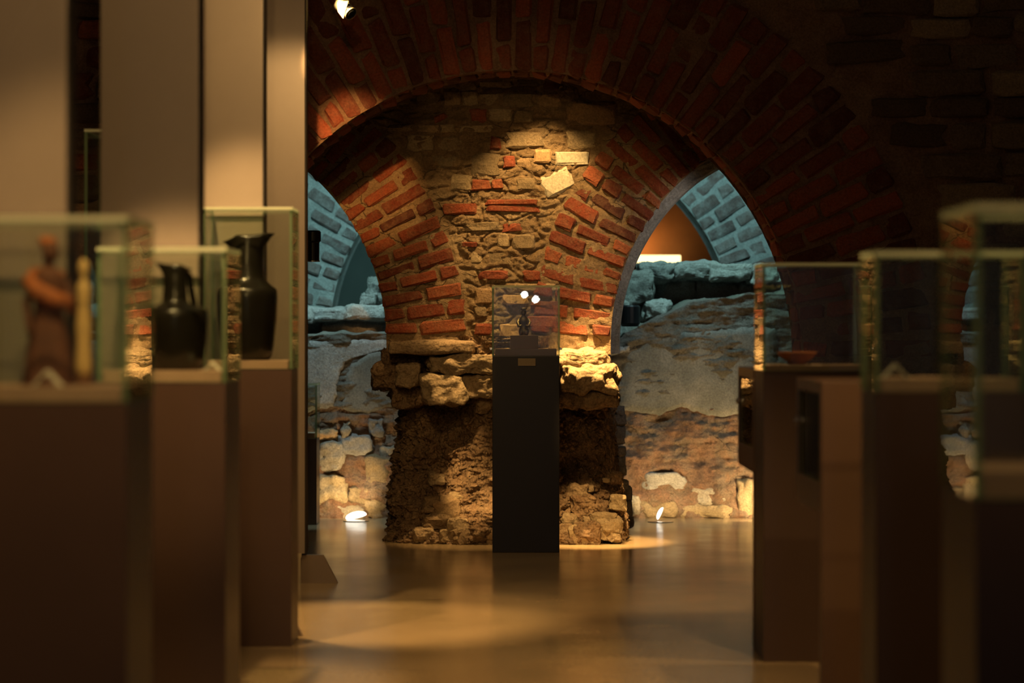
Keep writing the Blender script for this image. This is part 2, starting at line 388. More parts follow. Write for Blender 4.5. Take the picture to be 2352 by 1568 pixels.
# ------------------------------------------------------------------ mesh helpers
class MB:
    def __init__(self):
        self.v, self.f, self.m = [], [], []

    def face(self, idx, mi=0):
        self.f.append(tuple(idx))
        self.m.append(mi)

    def box(self, x0, x1, y0, y1, z0, z1, mi=0, bev=0.0):
        b = bmesh.new()
        bmesh.ops.create_cube(b, size=1)
        for v in b.verts:
            v.co = Vector(((x0 + x1) / 2 + v.co.x * (x1 - x0), (y0 + y1) / 2 + v.co.y * (y1 - y0), (z0 + z1) / 2 + v.co.z * (z1 - z0)))
        if bev:
            bmesh.ops.bevel(b, geom=list(b.edges), offset=bev, segments=2, affect='EDGES', profile=0.7)
        self.add_bm(b, mi)
        return self

    def add_bm(self, b, mi=0):
        o = len(self.v)
        b.verts.index_update()
        self.v += [v.co.copy() for v in b.verts]
        for f in b.faces:
            self.face([o + v.index for v in f.verts], mi)
        b.free()

    def grid(self, fn, nu, nv, mi=0, closed_u=False, flip=False):
        o = len(self.v)
        cu = nu if closed_u else nu + 1
        for j in range(nv + 1):
            for i in range(cu):
                self.v.append(Vector(fn(i / nu, j / nv)))
        for j in range(nv):
            for i in range(nu):
                i2 = (i + 1) % cu
                q = (o + j * cu + i, o + j * cu + i2, o + (j + 1) * cu + i2, o + (j + 1) * cu + i)
                self.face(q[::-1] if flip else q, mi)
        return self

    def lathe(self, prof, c=(0, 0, 0), seg=28, sx=1.0, sy=1.0, mi=0):
        o = len(self.v)
        n = len(prof)
        for r, z in prof:
            for k in range(seg):
                a = 2 * math.pi * k / seg
                self.v.append(Vector((c[0] + r * sx * math.cos(a), c[1] + r * sy * math.sin(a), c[2] + z)))
        for j in range(n - 1):
            for k in range(seg):
                k2 = (k + 1) % seg
                self.face((o + j * seg + k, o + j * seg + k2, o + (j + 1) * seg + k2, o + (j + 1) * seg + k), mi)
        self.face(range(o + seg - 1, o - 1, -1), mi)
        self.face(range(o + (n - 1) * seg, o + n * seg), mi)
        return self

    def tube(self, pts, rad, seg=10, mi=0):
        pts = [Vector(p) for p in pts]
        rad = rad if isinstance(rad, (list, tuple)) else [rad] * len(pts)
        o = len(self.v)
        up = Vector((0.13, 0.21, 0.97))
        for i, p in enumerate(pts):
            t = (pts[min(i + 1, len(pts) - 1)] - pts[max(i - 1, 0)]).normalized()
            a = t.cross(up)
            if a.length < 0.1:
                a = t.cross(Vector((1, 0, 0)))
            a.normalize()
            b = t.cross(a)
            for k in range(seg):
                w = 2 * math.pi * k / seg
                self.v.append(p + (a * math.cos(w) + b * math.sin(w)) * rad[i])
        for j in range(len(pts) - 1):
            for k in range(seg):
                k2 = (k + 1) % seg
                self.face((o + j * seg + k, o + j * seg + k2, o + (j + 1) * seg + k2, o + (j + 1) * seg + k), mi)
        self.face(range(o + seg - 1, o - 1, -1), mi)
        self.face(range(o + (len(pts) - 1) * seg, o + len(pts) * seg), mi)
        return self

    def prism(self, pts2, y0, y1, mi=0):
        """polygon in x,z pushed from y0 to y1"""
        o, n = len(self.v), len(pts2)
        self.v += [Vector((x, y0, z)) for x, z in pts2] + [Vector((x, y1, z)) for x, z in pts2]
        self.face(range(o, o + n), mi)
        self.face(range(o + 2 * n - 1, o + n - 1, -1), mi)
        for k in range(n):
            k2 = (k + 1) % n
            self.face((o + k2, o + k, o + n + k, o + n + k2), mi)
        return self

    def blob(self, c, r, sub=3, amp=0.0, freq=8.0, power=1.0, seed=0.0, mi=0):
        b = bmesh.new()
        bmesh.ops.create_icosphere(b, subdivisions=sub, radius=1)
        for v in b.verts:
            p = v.co.normalized()
            if power != 1.0:
                q = Vector([math.copysign(abs(t) ** power, t) for t in p])
                p = q / max(abs(q.x), abs(q.y), abs(q.z)) * 0.6 + q * 0.4
            p = Vector((p.x * r[0], p.y * r[1], p.z * r[2]))
            if amp:
                s = Vector((seed * 3.1, seed * 1.7, -seed * 2.3))
                w = (p + s) * freq
                p += v.co.normalized() * amp * (noise.fractal(w, 0.8, 2.1, 6) + 0.8 * (0.5 - noise.voronoi(w * 1.3)[0][0]))
            v.co = p + Vector(c)
        self.add_bm(b, mi)
        return self

    def build(self, name, mats, parent=None, smooth=False, fix=True):
        mats = mats if isinstance(mats, (list, tuple)) else [mats]
        xs = [v.x for v in self.v]
        ys = [v.y for v in self.v]
        zs = [v.z for v in self.v]
        org = Vector(((min(xs) + max(xs)) / 2, (min(ys) + max(ys)) / 2, min(zs)))
        me = bpy.data.meshes.new(name)
        me.from_pydata([tuple(v - org) for v in self.v], [], self.f)
        for m in mats:
            me.materials.append(M[m] if isinstance(m, str) else m)
        me.polygons.foreach_set('material_index', self.m)
        if fix:
            b = bmesh.new()
            b.from_mesh(me)
            bmesh.ops.recalc_face_normals(b, faces=b.faces)
            b.to_mesh(me)
            b.free()
        me.polygons.foreach_set('use_smooth', [smooth] * len(me.polygons))
        me.update()
        o = bpy.data.objects.new(name, me)
        COL.objects.link(o)
        o.location = org
        if parent is not None:
            attach(o, parent)
        return o


WORLD = {}


def wloc(o):
    return WORLD.get(o.name, o.location.copy())


def attach(o, parent):
    w = o.location.copy()
    WORLD[o.name] = w
    o.parent = parent
    o.matrix_parent_inverse = Matrix.Translation(-wloc(parent))


def empty(name, loc, parent=None):
    o = bpy.data.objects.new(name, None)
    o.empty_display_size = 0.1
    COL.objects.link(o)
    o.location = loc
    WORLD[o.name] = Vector(loc)
    if parent is not None:
        attach(o, parent)
    return o


def tag(o, label, cat=None, group=None, kind=None):
    o['label'] = label
    if cat:
        o['category'] = cat
    if group:
        o['group'] = group
    if kind:
        o['kind'] = kind
    return o


# shared meshes for bricks and small stones
def brick_mesh(name, L, Hh, D, seed, mat):
    rnd = random.Random(seed)
    b = bmesh.new()
    bmesh.ops.create_cube(b, size=1)
    for v in b.verts:
        v.co = Vector((v.co.x * L, v.co.y * D, v.co.z * Hh))
    bmesh.ops.bevel(b, geom=list(b.edges), offset=0.010, segments=1, affect='EDGES')
    for v in b.verts:
        v.co += Vector((rnd.uniform(-1, 1) * 0.008, rnd.uniform(-1, 1) * 0.007, rnd.uniform(-1, 1) * 0.006))
        v.co = Vector((v.co.x / L, v.co.y / D, v.co.z / Hh))
    bmesh.ops.triangulate(b, faces=[f for f in b.faces if len(f.verts) > 4])
    me = bpy.data.meshes.new(name)
    b.to_mesh(me)
    b.free()
    me.materials.append(M[mat])
    return me


BR = {}


def brick_variant(mat, L):
    k = (mat, 'h' if L < 0.15 else 's', random.randrange(6))
    if k not in BR:
        BR[k] = brick_mesh('brick', 0.105 if k[1] == 'h' else 0.21, 0.064, 0.14, (3 if k[1] == 'h' else 5) + k[2] * 11, mat)
    return BR[k]


def stone_mesh(seed, mat):
    rnd = random.Random(seed)
    b = bmesh.new()
    bmesh.ops.create_icosphere(b, subdivisions=2, radius=1)
    for v in b.verts:
        q = Vector([math.copysign(abs(t) ** 0.55, t) for t in v.co])
        q = q / max(abs(q.x), abs(q.y), abs(q.z)) * 0.75 + q * 0.25
        v.co = q * 0.5 * (1 + rnd.uniform(-0.07, 0.07)) + Vector((rnd.uniform(-.03, .03), 0, rnd.uniform(-.03, .03)))
    me = bpy.data.meshes.new('stone')
    b.to_mesh(me)
    b.free()
    me.materials.append(M[mat])
    return me


ST = {}


def stone_variant(mat):
    k = (mat, random.randrange(8))
    if k not in ST:
        ST[k] = stone_mesh(k[1] * 13 + 5, mat)
    return ST[k]


def piece(name, me, parent, c, xdir, size, wob=0.02):
    """one brick or stone: x axis along xdir (in the x,z plane), y = depth"""
    o = bpy.data.objects.new(name, me)
    COL.objects.link(o)
    xd = Vector((xdir[0], 0, xdir[1])).normalized()
    zd = Vector((-xd.z, 0, xd.x))
    R = Matrix((xd, Vector((0, 1, 0)), zd)).transposed().to_4x4()
    W = Matrix.Rotation(random.uniform(-wob, wob), 4, 'X') @ Matrix.Rotation(random.uniform(-wob, wob), 4, 'Y') @ Matrix.Rotation(random.uniform(-wob, wob), 4, 'Z')
    o.matrix_basis = Matrix.Translation(Vector(c)) @ R @ W @ Matrix.Diagonal((*size, 1))
    WORLD[o.name] = Vector(c)
    o.parent = parent
    o.matrix_parent_inverse = Matrix.Translation(-wloc(parent))
    return o


def fr(x, y, z, f=6.0, o=5):
    return noise.fractal(Vector((x * f, y * f, z * f)), 0.9, 2.0, o)


random.seed(7)

# ------------------------------------------------------------------ the setting
YA, YAB = 11.80, 12.25               # near arch wall, front and back
AC = (X(1180, YA), Z(824, YA))       # centre of the near arch
AR = 664 * YA / FPX
XW = 4.0
CEIL = 4.2

m = MB().grid(lambda u, v: (-XW + 2 * XW * u, -9 + 31 * v, 0.0), 8, 30)
m.box(-XW, XW, -9, 22, -0.2, -0.02)
fl = m.build('floor', 'floor')
tag(fl, 'polished warm brown screed floor with soft reflections', kind='structure')
ce = MB().box(-XW, XW, -9, 22, CEIL, CEIL + 0.2).build('ceiling', 'ceiling')
tag(ce, 'dark ceiling above the gallery', kind='structure')
for nm, a in (('wall_left', (-XW - 0.2, -XW, -9, 22)), ('wall_right', (XW, XW + 0.2, -9, 22)), ('wall_entrance', (-XW, XW, -9.2, -9))):
    o = MB().box(*a, 0, CEIL).build(nm, 'pale_wall' if nm == 'wall_entrance' else 'dark_wall')
    tag(o, {'wall_left': 'dark side wall beyond the upright panels', 'wall_right': 'dark side wall beyond the showcases', 'wall_entrance': 'pale entrance wall opposite the pillar'}[nm], kind='structure')


def arch_wall(name, cx, cz, R, y0, y1, mat, amp, f, nu=150, nv=46, zt=CEIL, xw=XW):
    """wall with a round-arched opening that stands on straight jambs"""
    mb = MB()

    def edge(a):
        dx, dz = math.cos(a), math.sin(a)
        tx = (xw - cx) / dx if dx > 1e-6 else ((-xw - cx) / dx if dx < -1e-6 else 1e9)
        tz = (zt - cz) / dz if dz > 1e-6 else 1e9
        return min(tx, tz)

    def front(u, v):
        a = math.pi * (1 - u)
        r = R + (edge(a) - R) * v ** 1.3
        x, z = cx + r * math.cos(a), cz + r * math.sin(a)
        return (x, y0 + 0.012 + amp * fr(x, y0, z, f), z)

    def back(u, v):
        a = math.pi * (1 - u)
        r = R + (edge(a) - R) * v
        return (cx + r * math.cos(a), y1, cz + r * math.sin(a))

    def soffit(u, v):
        a = math.pi * (1 - u)
        yy = y0 + 0.012 + (y1 - y0 - 0.012) * v
        r = R + 0.012 + amp * 0.5 * fr(math.cos(a) * R, yy, math.sin(a) * R, f)
        return (cx + r * math.cos(a), yy, cz + r * math.sin(a))

    mb.grid(front, nu, nv)
    mb.grid(back, 40, 2, flip=True)
    mb.grid(soffit, nu, 14)
    for s in (-1, 1):
        xo = s * xw

        def jamb(u, v, s=s, xo=xo):
            xa = cx + s * R
            x = xa + (xo - xa) * u
            z = cz * v
            return (x, y0 + 0.012 + amp * fr(x, y0, z, f), z)
        mb.grid(jamb, 60, 30, flip=(s < 0))
        mb.grid(lambda u, v, s=s: (cx + s * (R + 0.012), y0 + 0.012 + (y1 - y0 - 0.012) * u, cz * v), 4, 4)
    o = mb.build(name, mat, smooth=True, fix=False)
    return o


# near arch: dark brick ring, rubble beyond it
wf = arch_wall('wall_front', AC[0], AC[1], AR, YA, YAB, 'mortar_dark', 0.02, 5.0)
tag(wf, 'dark vault wall with a wide round arch of radial bricks', kind='structure')
nA = 52
for k in range(nA):
    a = math.pi * (k + 0.5) / nA
    if a > math.radians(168):
        continue
    d = (math.cos(a), math.sin(a))
    pat = [0.25, 0.25, 0.13] if k % 2 else [0.13, 0.25, 0.25]
    r = AR
    for j, L in enumerate(pat):
        L2 = L - 0.012
        c = (AC[0] + d[0] * (r + L / 2), YA + 0.07 + random.uniform(-0.012, 0.008), AC[1] + d[1] * (r + L / 2))
        wt = (r + L / 2) * math.pi / nA - 0.016
        piece('brick', brick_variant('brick_old', L), wf, c, d, (L2, 0.14, wt * random.uniform(0.9, 1.0)))
        if j == 0:
            c = (AC[0] + d[0] * (r + 0.06), YA + 0.29, AC[1] + d[1] * (r + 0.06))
            piece('brick', brick_variant('brick_old', 0.11), wf, c, d, (0.12, 0.27, wt))
        r += L + 0.006


def coursed(parent, x0, x1, z0, z1, yface, mat, keep, hmin, hmax, lmin, lmax, prot, depth=0.12, name='stone', alt=None):
    z = z0
    while z < z1:
        h = random.uniform(hmin, hmax)
        x = x0 - random.uniform(0, lmax)
        while x < x1:
            L = random.uniform(lmin, lmax)
            cx, cz = x + L / 2, z + h / 2 + random.uniform(-0.012, 0.012)
            if keep(cx, cz, L, h):
                mt = alt[0] if alt and random.random() < alt[1] else mat
                piece(name, stone_variant(mt), parent, (cx, yface + depth / 2 - random.uniform(*prot), cz), (1, random.uniform(-0.05, 0.05)),
                      (L * 0.95, depth, h * random.uniform(0.8, 0.94)), 0.04)
            x += L
        z += h


RO = AR + 0.66


def keepA(x, z, L, h):
    return all(math.hypot(x + sx * L / 2 - AC[0], z + sz * h / 2 - AC[1]) > RO for sx in (-1, 1) for sz in (-1, 1))


coursed(wf, 0.75, 2.75, 1.15, 2.86, YA, 'rubble_dark', keepA, 0.09, 0.16, 0.16, 0.42, (0.0, 0.03), alt=('rubble', 0.25))
coursed(wf, -2.4, -1.75, 1.3, 2.86, YA, 'rubble_dark', keepA, 0.09, 0.16, 0.16, 0.42, (0.0, 0.03), alt=('brick_old', 0.4))

# ------------------------------------------------------------------ masonry pillar with two springing arches
YP = 12.9
PR = (X(1918, YP), Z(790, YP))
PL = (X(372, YP), Z(786, YP))
RI, RX = 515 * YP / FPX, 700 * YP / FPX
pillar = empty('masonry_pillar', (X(1165, YP), 13.2, 0))
tag(pillar, 'crumbling stone pillar with two red brick arches springing from it behind the central showcase', 'pillar')


def side(z, grow=0.0):
    """left and right edge of the pillar head at height z"""
    r = RI - grow
    dz = max(0, z - PR[1])
    xr = PR[0] - (math.sqrt(r * r - dz * dz) if dz < r else 0)
    dz = max(0, z - PL[1])
    xl = PL[0] + (math.sqrt(r * r - dz * dz) if dz < r else 0)
    return xl, xr


def extr(z):
    dz = max(0, z - PR[1])
    xr = PR[0] - math.sqrt(max(0, RX * RX - dz * dz))
    dz = max(0, z - PL[1])
    xl = PL[0] + math.sqrt(max(0, RX * RX - dz * dz))
    return xl, xr


def head(y0, y1, grow, amp, f, nu, nv, mat, name, ztop=2.95, smooth=True):
    mb = MB()
    zb = 1.0

    def fn(u, v):
        z = zb + (ztop - zb) * v
        xl, xr = side(z, grow)
        if grow:
            xl = side(z, -0.02)[0]
        n0 = 0.06
        if u < n0:
            x, y = xl, y1 + (y0 - y1) * (u / n0)
        elif u > 1 - n0:
            x, y = xr, y1 + (y0 - y1) * ((1 - u) / n0)
        else:
            x = xl + (xr - xl) * ((u - n0) / (1 - 2 * n0))
            y = y0
        if y < y0 + 0.01 and not grow:
            ea, eb = extr(z)
            k = max(0.0, min(1.0, min(x - ea, eb - x) / 0.03))
            if k > 0:                                   # rubble between the two brick rings
                w = Vector((x * 7.5 + 0.35 * noise.noise(Vector((x * 9, 0, z * 9))), 0.4, z * 14 + 0.35 * noise.noise(Vector((x * 9, 5, z * 9)))))
                dd = noise.voronoi(w)[0]
                e = min(1.0, (dd[1] - dd[0]) / 0.16)
                y += k * (0.010 * (1 - e) - 0.005 * e + 0.012 * noise.fractal(Vector((x * 17, 2, z * 23)), 0.7, 2.0, 4) + 0.004)
        if y < y0 + 0.05:
            y += 0.010 + amp * fr(x, 3.3, z, f) + 0.6 * amp * noise.noise(Vector((x * 31, 1.0, z * 31)))
        return (x, y, z)
    mb.grid(fn, nu, nv)
    return mb.build(name, mat, pillar, smooth=smooth, fix=False)


head(YP, 13.3, 0.0, 0.008, 9.0, 430, 330, 'mortar', 'mortar_core')
head(13.28, 13.85, 0.07, 0.012, 6.0, 60, 60, 'mortar_pale', 'rear_order', smooth=False)

for sgn, C in ((1, PR), (-1, PL)):
    phi = 0.028
    k = 0
    while phi < math.radians(78):
        th = random.uniform(0.080, 0.090)
        dphi = th / ((RI + RX) / 2)
        d = (-sgn * math.cos(phi + dphi / 2), math.sin(phi + dphi / 2))
        W = RX - RI
        pats = [[0.22, 0.205], [0.11, 0.21, 0.10], [0.2, 0.115, 0.105], [0.17, 0.25]]
        pat = pats[(k + (sgn > 0)) % 2] if random.random() < 0.75 else random.choice(pats)
        s = W / (sum(pat) + 0.017 * (len(pat) - 1))
        r = RI + random.uniform(-0.006, 0.004)
        for L in pat:
            L *= s
            rc = r + L / 2
            c = (C[0] + d[0] * rc, YP + 0.070 + random.uniform(-0.012, 0.006), C[1] + d[1] * rc)
            hgt = rc * dphi - random.uniform(0.017, 0.026)
            if c[2] < 2.62:
                # x axis of the brick along the course, never upside down
                xd = d if d[0] > 0 else (-d[0], -d[1])
                piece('brick', brick_variant('brick', L), pillar, c, xd, (L * random.uniform(0.94, 0.99), 0.14, hgt), 0.025)
            r += L + 0.017 * s
        phi += dphi
        k += 1

# spandrel rubble: the stones one can pick out, then random courses
named = [  # px0, py0, px1, py1, tilt, material, stone/brick
    (1274, 346, 1353, 378, 0.0, 'pale_block', 'b'), (1228, 345, 1267, 376, 0.0, 'yellow_brick', 'b'),
    (1300, 298, 1372, 342, 0.0, 'rubble', 's'), (1242, 392, 1318, 446, 0.55, 'pale_block', 's'),
    (1083, 413, 1126, 438, 0.02, 'brick', 'b'), (1130, 412, 1155, 434, 0.02, 'brick', 'b'),
    (1126, 314, 1150, 346, 0.0, 'brick', 'b'), (1018, 466, 1094, 492, 0.06, 'brick', 'b'),
    (1116, 458, 1236, 470, 0.03, 'brick', 'b'), (1120, 473, 1240, 486, -0.02, 'brick', 'b'),
    (1185, 408, 1232, 438, 0.0, 'rubble', 's'), (1034, 400, 1084, 440, 0.0, 'rubble', 's'),
    (1160, 300, 1254, 340, 0.0, 'rubble', 's'), (1080, 350, 1148, 408, 0.0, 'rubble', 's'),
    (1060, 556, 1096, 568, 0.0, 'brick', 'b'), (1200, 620, 1244, 646, 0.0, 'brick', 's'),
    (1092, 744, 1130, 770, 0.0, 'brick', 'b'), (1098, 620, 1172, 642, 0.02, 'brick_old', 's'),
    (996, 262, 1026, 278, 0.5, 'brick', 'b'), (1296, 232, 1420, 288, -0.03, 'rubble', 's'),
    (1150, 676, 1215, 700, 0.0, 'yellow_brick', 's'), (1200, 724, 1282, 752, 0.0, 'brick', 's'),
    (1146, 742, 1196, 778, 0.0, 'yellow_brick', 's'), (1216, 690, 1284, 712, 0.0, 'brick_old', 's'),
    (1180, 650, 1284, 670, 0.0, 'rubble', 's'), (1090, 660, 1140, 700, 0.0, 'rubble', 's'),
]
boxes = []
for x0, y0, x1, y1, tilt, mt, kd in named:
    c = P((x0 + x1) / 2, (y0 + y1) / 2, YP)
    w, h = (x1 - x0) * YP / FPX, (y1 - y0) * YP / FPX
    boxes.append((c.x - w / 2, c.x + w / 2, c.z - h / 2, c.z + h / 2))
    me = brick_variant(mt, w) if kd == 'b' else stone_variant(mt)
    piece('brick' if kd == 'b' else 'stone', me, pillar, (c.x, YP + 0.050, c.z), (1, tilt), (w, 0.11, h), 0.02)


def keepS(x, z, L, h):
    for zz in (z - h / 2, z + h / 2):
        xl, xr = extr(zz)
        if x - L / 2 < xl - 0.01 or x + L / 2 > xr + 0.01:
            return False
    return not any(x + L / 2 > b[0] + 0.01 and x - L / 2 < b[1] - 0.01 and z + h / 2 > b[2] + 0.008 and z - h / 2 < b[3] - 0.008 for b in boxes)


coursed(pillar, -0.8, 0.85, 1.12, 2.60, YP, 'rubble', keepS, 0.045, 0.11, 0.07, 0.24, (-0.012, 0.006), alt=('brick_old', 0.07))

# shaft: crumbling core, flares to the floor and to the head
LE = [(780, 905), (830, 900), (870, 893), (900, 903), (940, 914), (1000, 912), (1050, 905), (1100, 899), (1150, 893), (1200, 888), (1235, 890), (1250, 898)]
RE = [(780, 1402), (830, 1412), (900, 1418), (940, 1416), (1000, 1417), (1050, 1422), (1100, 1428), (1150, 1435), (1200, 1443), (1235, 1446), (1250, 1440)]


def interp(tab, y):
    if y <= tab[0][0]:
        return tab[0][1]
    for (a, va), (b, vb) in zip(tab, tab[1:]):
        if y <= b:
            return va + (vb - va) * (y - a) / (b - a)
    return tab[-1][1]


def shaft_pt(u, v):
    z = 1.10 * v
    py = HY + (EYE - z) * FPX / 12.95
    xl, xr = X(interp(LE, py), 12.95), X(interp(RE, py), 12.95)
    yf = 13.0 - 0.22 * max(0, (0.40 - z) / 0.40) ** 1.1 - 0.05 * max(0, (z - 0.8) / 0.3)
    yb = 13.85
    cx, cy = (xl + xr) / 2, (yf + yb) / 2
    a = 2 * math.pi * u
    ca, sa = math.cos(a), math.sin(a)
    e = 0.42
    px = math.copysign(abs(ca) ** e, ca) * (xr - xl) / 2
    py2 = math.copysign(abs(sa) ** e, sa) * (yb - yf) / 2
    p = Vector((cx + px, cy + py2, z))
    if sa < 0:
        p.y = max(min(p.y, 12.735), p.y - 0.19 * math.exp(-((p.x + 0.03) / 0.22) ** 2) * (1 - max(0, 0.4 - z)))
    n = Vector((ca, sa, 0)).normalized()
    q = p * 1.0
    lump = 0.034 * (0.55 - noise.voronoi(q * 9)[0][0]) * 2 + 0.020 * (0.5 - noise.voronoi(q * 23)[0][0]) * 2 + 0.015 * (0.5 - noise.voronoi(q * 46)[0][0]) * 2
    big = 0.03 * noise.fractal(q * 3.2, 1.0, 2.0, 4)
    k = 0.45 if ca > 0.72 else 1.0
    p += n * (lump + big) * k
    p.z = max(0.0, min(1.1, p.z + 0.01 * noise.noise(q * 14) * (0 < v < 1)))
    return p


MB().grid(shaft_pt, 760, 290, closed_u=True).build('shaft', 'shaft', pillar, smooth=True, fix=True)
# whitish rear stones peeping out on the right flank of the shaft
for k in range(12):
    y = 940 + k * 24 + random.uniform(-6, 6)
    c = P(1424 + max(0, (y - 1050)) * 0.11 + random.uniform(-3, 5), y, 13.5)
    MB().blob(c, (random.uniform(.025, .045), .05, random.uniform(.025, .05)), 2, 0.01, 20, 0.8, k).build('stone', 'ruin_stone', pillar, smooth=False)


def rock(px0, py0, px1, py1, yf, dep, seed, mat='boulder', amp=0.02, sub=5, power=0.7, freq=9):
    amp *= 1.5
    d = yf
    c = P((px0 + px1) / 2, (py0 + py1) / 2, d)
    return MB().blob((c.x, yf + dep / 2, c.z), ((px1 - px0) / 2 * d / FPX, dep / 2, (py1 - py0) / 2 * d / FPX), sub, amp, freq, power, seed).build('stone', mat, pillar, smooth=True, fix=False)


# capital stones
sl = rock(888, 783, 1090, 814, 12.70, 0.5, 1, 'boulder', 0.008, 5, 0.4, 6)
sl['label'] = 'long flat ledge stone'
rock(978, 814, 1140, 862, 12.72, 0.4, 2, amp=0.020)
rock(962, 860, 1070, 930, 12.70, 0.4, 3, amp=0.016)
rock(1060, 858, 1150, 912, 12.74, 0.35, 4, amp=0.022)
rock(904, 836, 966, 888, 12.74, 0.3, 5, amp=0.016)
rock(853, 838, 915, 892, 12.86, 0.36, 6, 'shaft', amp=0.022)
rock(880, 800, 960, 845, 12.88, 0.36, 13, 'shaft', amp=0.02)
rock(900, 880, 975, 935, 12.86, 0.3, 7, 'shaft', amp=0.02)
rock(1130, 800, 1270, 870, 12.76, 0.35, 8, amp=0.02)
rock(1240, 806, 1400, 850, 12.68, 0.45, 9, amp=0.020)
rock(1284, 838, 1420, 905, 12.64, 0.5, 10, amp=0.026)
rock(1240, 880, 1330, 940, 12.72, 0.4, 11, amp=0.022)
rock(1310, 895, 1424, 938, 12.68, 0.45, 12, amp=0.014)
rock(1090, 905, 1140, 950, 12.82, 0.3, 14, amp=0.02)
# rubble at the foot of the shaft
for k in range(64):
    px = random.uniform(960, 1425)
    t = random.random() ** 1.6
    py = 1240 - t * (140 if px > 1270 else 150)
    s = random.uniform(0.022, 0.062) * (1.15 - 0.5 * t)
    z = max(Z(py, 12.8), s * 0.6)
    yy = 12.79 + 0.17 * min(1, z / 0.36) + random.uniform(-0.02, 0.02)
    MB().blob((X(px, 12.8), yy, z), (s * random.uniform(0.9, 1.5), s, s * random.uniform(0.7, 1.1)), 2 if s < 0.04 else 3, s * 0.35, 16, 0.75, k * 1.3).build('stone', random.choice(['boulder', 'boulder', 'shaft', 'rubble']), pillar, smooth=False, fix=False)

# ------------------------------------------------------------------ excavation wall behind the pillar
YR = 14.62
TOPS = [(400, 770), (700, 768), (890, 764), (960, 762), (1300, 790), (1410, 800), (1436, 762), (1480, 742), (1530, 722), (1590, 692), (1680, 680), (1760, 674), (2300, 670)]


def ruin_pt(u, v):
    px = 360 + u * 1900
    x = X(px, YR)
    zt = Z(interp(TOPS, px) + 5 * noise.noise(Vector((px * 0.03, 0, 0))), YR)
    t = v * 1.35
    if t <= 1.0:
        z = zt * t
        y = YR - 0.13 * max(0, 1 - z / 0.62) ** 0.8
        rough = 0.055 if z < 0.62 else 0.022
        y += rough * fr(x, 1.0, z, 3.6, 6) + 0.02 * (0.5 - noise.voronoi(Vector((x, 0, z * 1.3)) * 7)[0][0]) * (2.4 if z < 0.62 else 0.8) + 0.012 * noise.fractal(Vector((x * 6, 0, z * 26)), 0.8, 2.0, 4)
    else:
        z = zt + 0.02 * fr(x, 5 + t, 0, 5) + 0.02 * (t - 1)
        y = YR + (t - 1) / 0.35 * 0.9
    return (x, y, z)


rm = MB().grid(ruin_pt, 620, 230)
for i, f in enumerate(rm.f):          # bare rubble core below, weathered coat above a torn line
    v = rm.v[f[0]]
    if v.z > 0.66 + 0.05 * noise.fractal(Vector((v.x * 5, 0, 0)), 0.9, 2.0, 4):
        rm.m[i] = 1
ruin = rm.build('wall_back', ['ruin', 'old_coat'], smooth=True, fix=False)
tag(ruin, 'old excavated rubble wall lit by floor lamps behind the pillar', kind='structure')


def patch(pts, y, th, mat, name='plaster_patch', freq=14, amp=6):
    """flat coat of plaster with a torn outline that lies on the excavated wall"""
    out = []
    for k in range(len(pts)):
        a, b = Vector(pts[k]), Vector(pts[(k + 1) % len(pts)])
        n = max(2, int((b - a).length / 6))
        for i in range(n):
            q = a.lerp(b, i / n)
            out.append((q.x + amp * noise.noise(Vector((q.x / freq, q.y / freq, 1.1))), q.y + amp * noise.noise(Vector((q.x / freq, q.y / freq, 7.7)))))
    c = Vector((sum(p[0] for p in out) / len(out), sum(p[1] for p in out) / len(out)))
    mb = MB()
    n = len(out)
    rings = 7
    for r in range(rings + 1):
        for p in out:
            q = c.lerp(Vector(p), 1 - r / (rings + 0.6))
            w = P(q.x, q.y, y)
            w.y = y - (0 if r == 0 else th) + 0.006 * fr(w.x, 2, w.z, 4)
            if r == 0:
                w.y += 0.06
            mb.v.append(w)
    for r in range(rings):
        for k in range(n):
            k2 = (k + 1) % n
            mb.face((r * n + k, r * n + k2, (r + 1) * n + k2, (r + 1) * n + k))
    mb.face(range(rings * n, rings * n + n))
    return mb.build(name, mat, ruin, smooth=True, fix=True)


patch([(1400, 800), (1500, 756), (1700, 742), (1800, 740), (1800, 950), (1660, 972), (1560, 948), (1480, 962), (1400, 950)], YR, 0.008, 'plaster')
patch([(800, 830), (850, 800), (930, 790), (960, 960), (900, 940), (830, 962), (772, 946), (782, 880)], YR, 0.008, 'plaster')
patch([(600, 775), (700, 776), (900, 772), (940, 786), (848, 800), (800, 830), (782, 880), (768, 945), (700, 960), (600, 950)], YR, 0.004, 'stucco', 'stucco_coat')


def rstone(px0, py0, px1, py1, seed, mat='ruin_stone', y=None, dep=0.22, power=0.8, amp=0.03, sub=3):
    zc = Z((py0 + py1) / 2, YR)
    y = y or YR - 0.13 * max(0, 1 - zc / 0.62) ** 0.8 - 0.02
    c = P((px0 + px1) / 2, (py0 + py1) / 2, y)
    return MB().blob((c.x, y + dep / 2, c.z), ((px1 - px0) / 2 * y / FPX, dep / 2, (py1 - py0) / 2 * y / FPX), sub, amp, 9, power, seed).build('stone', mat, ruin, smooth=True, fix=False)


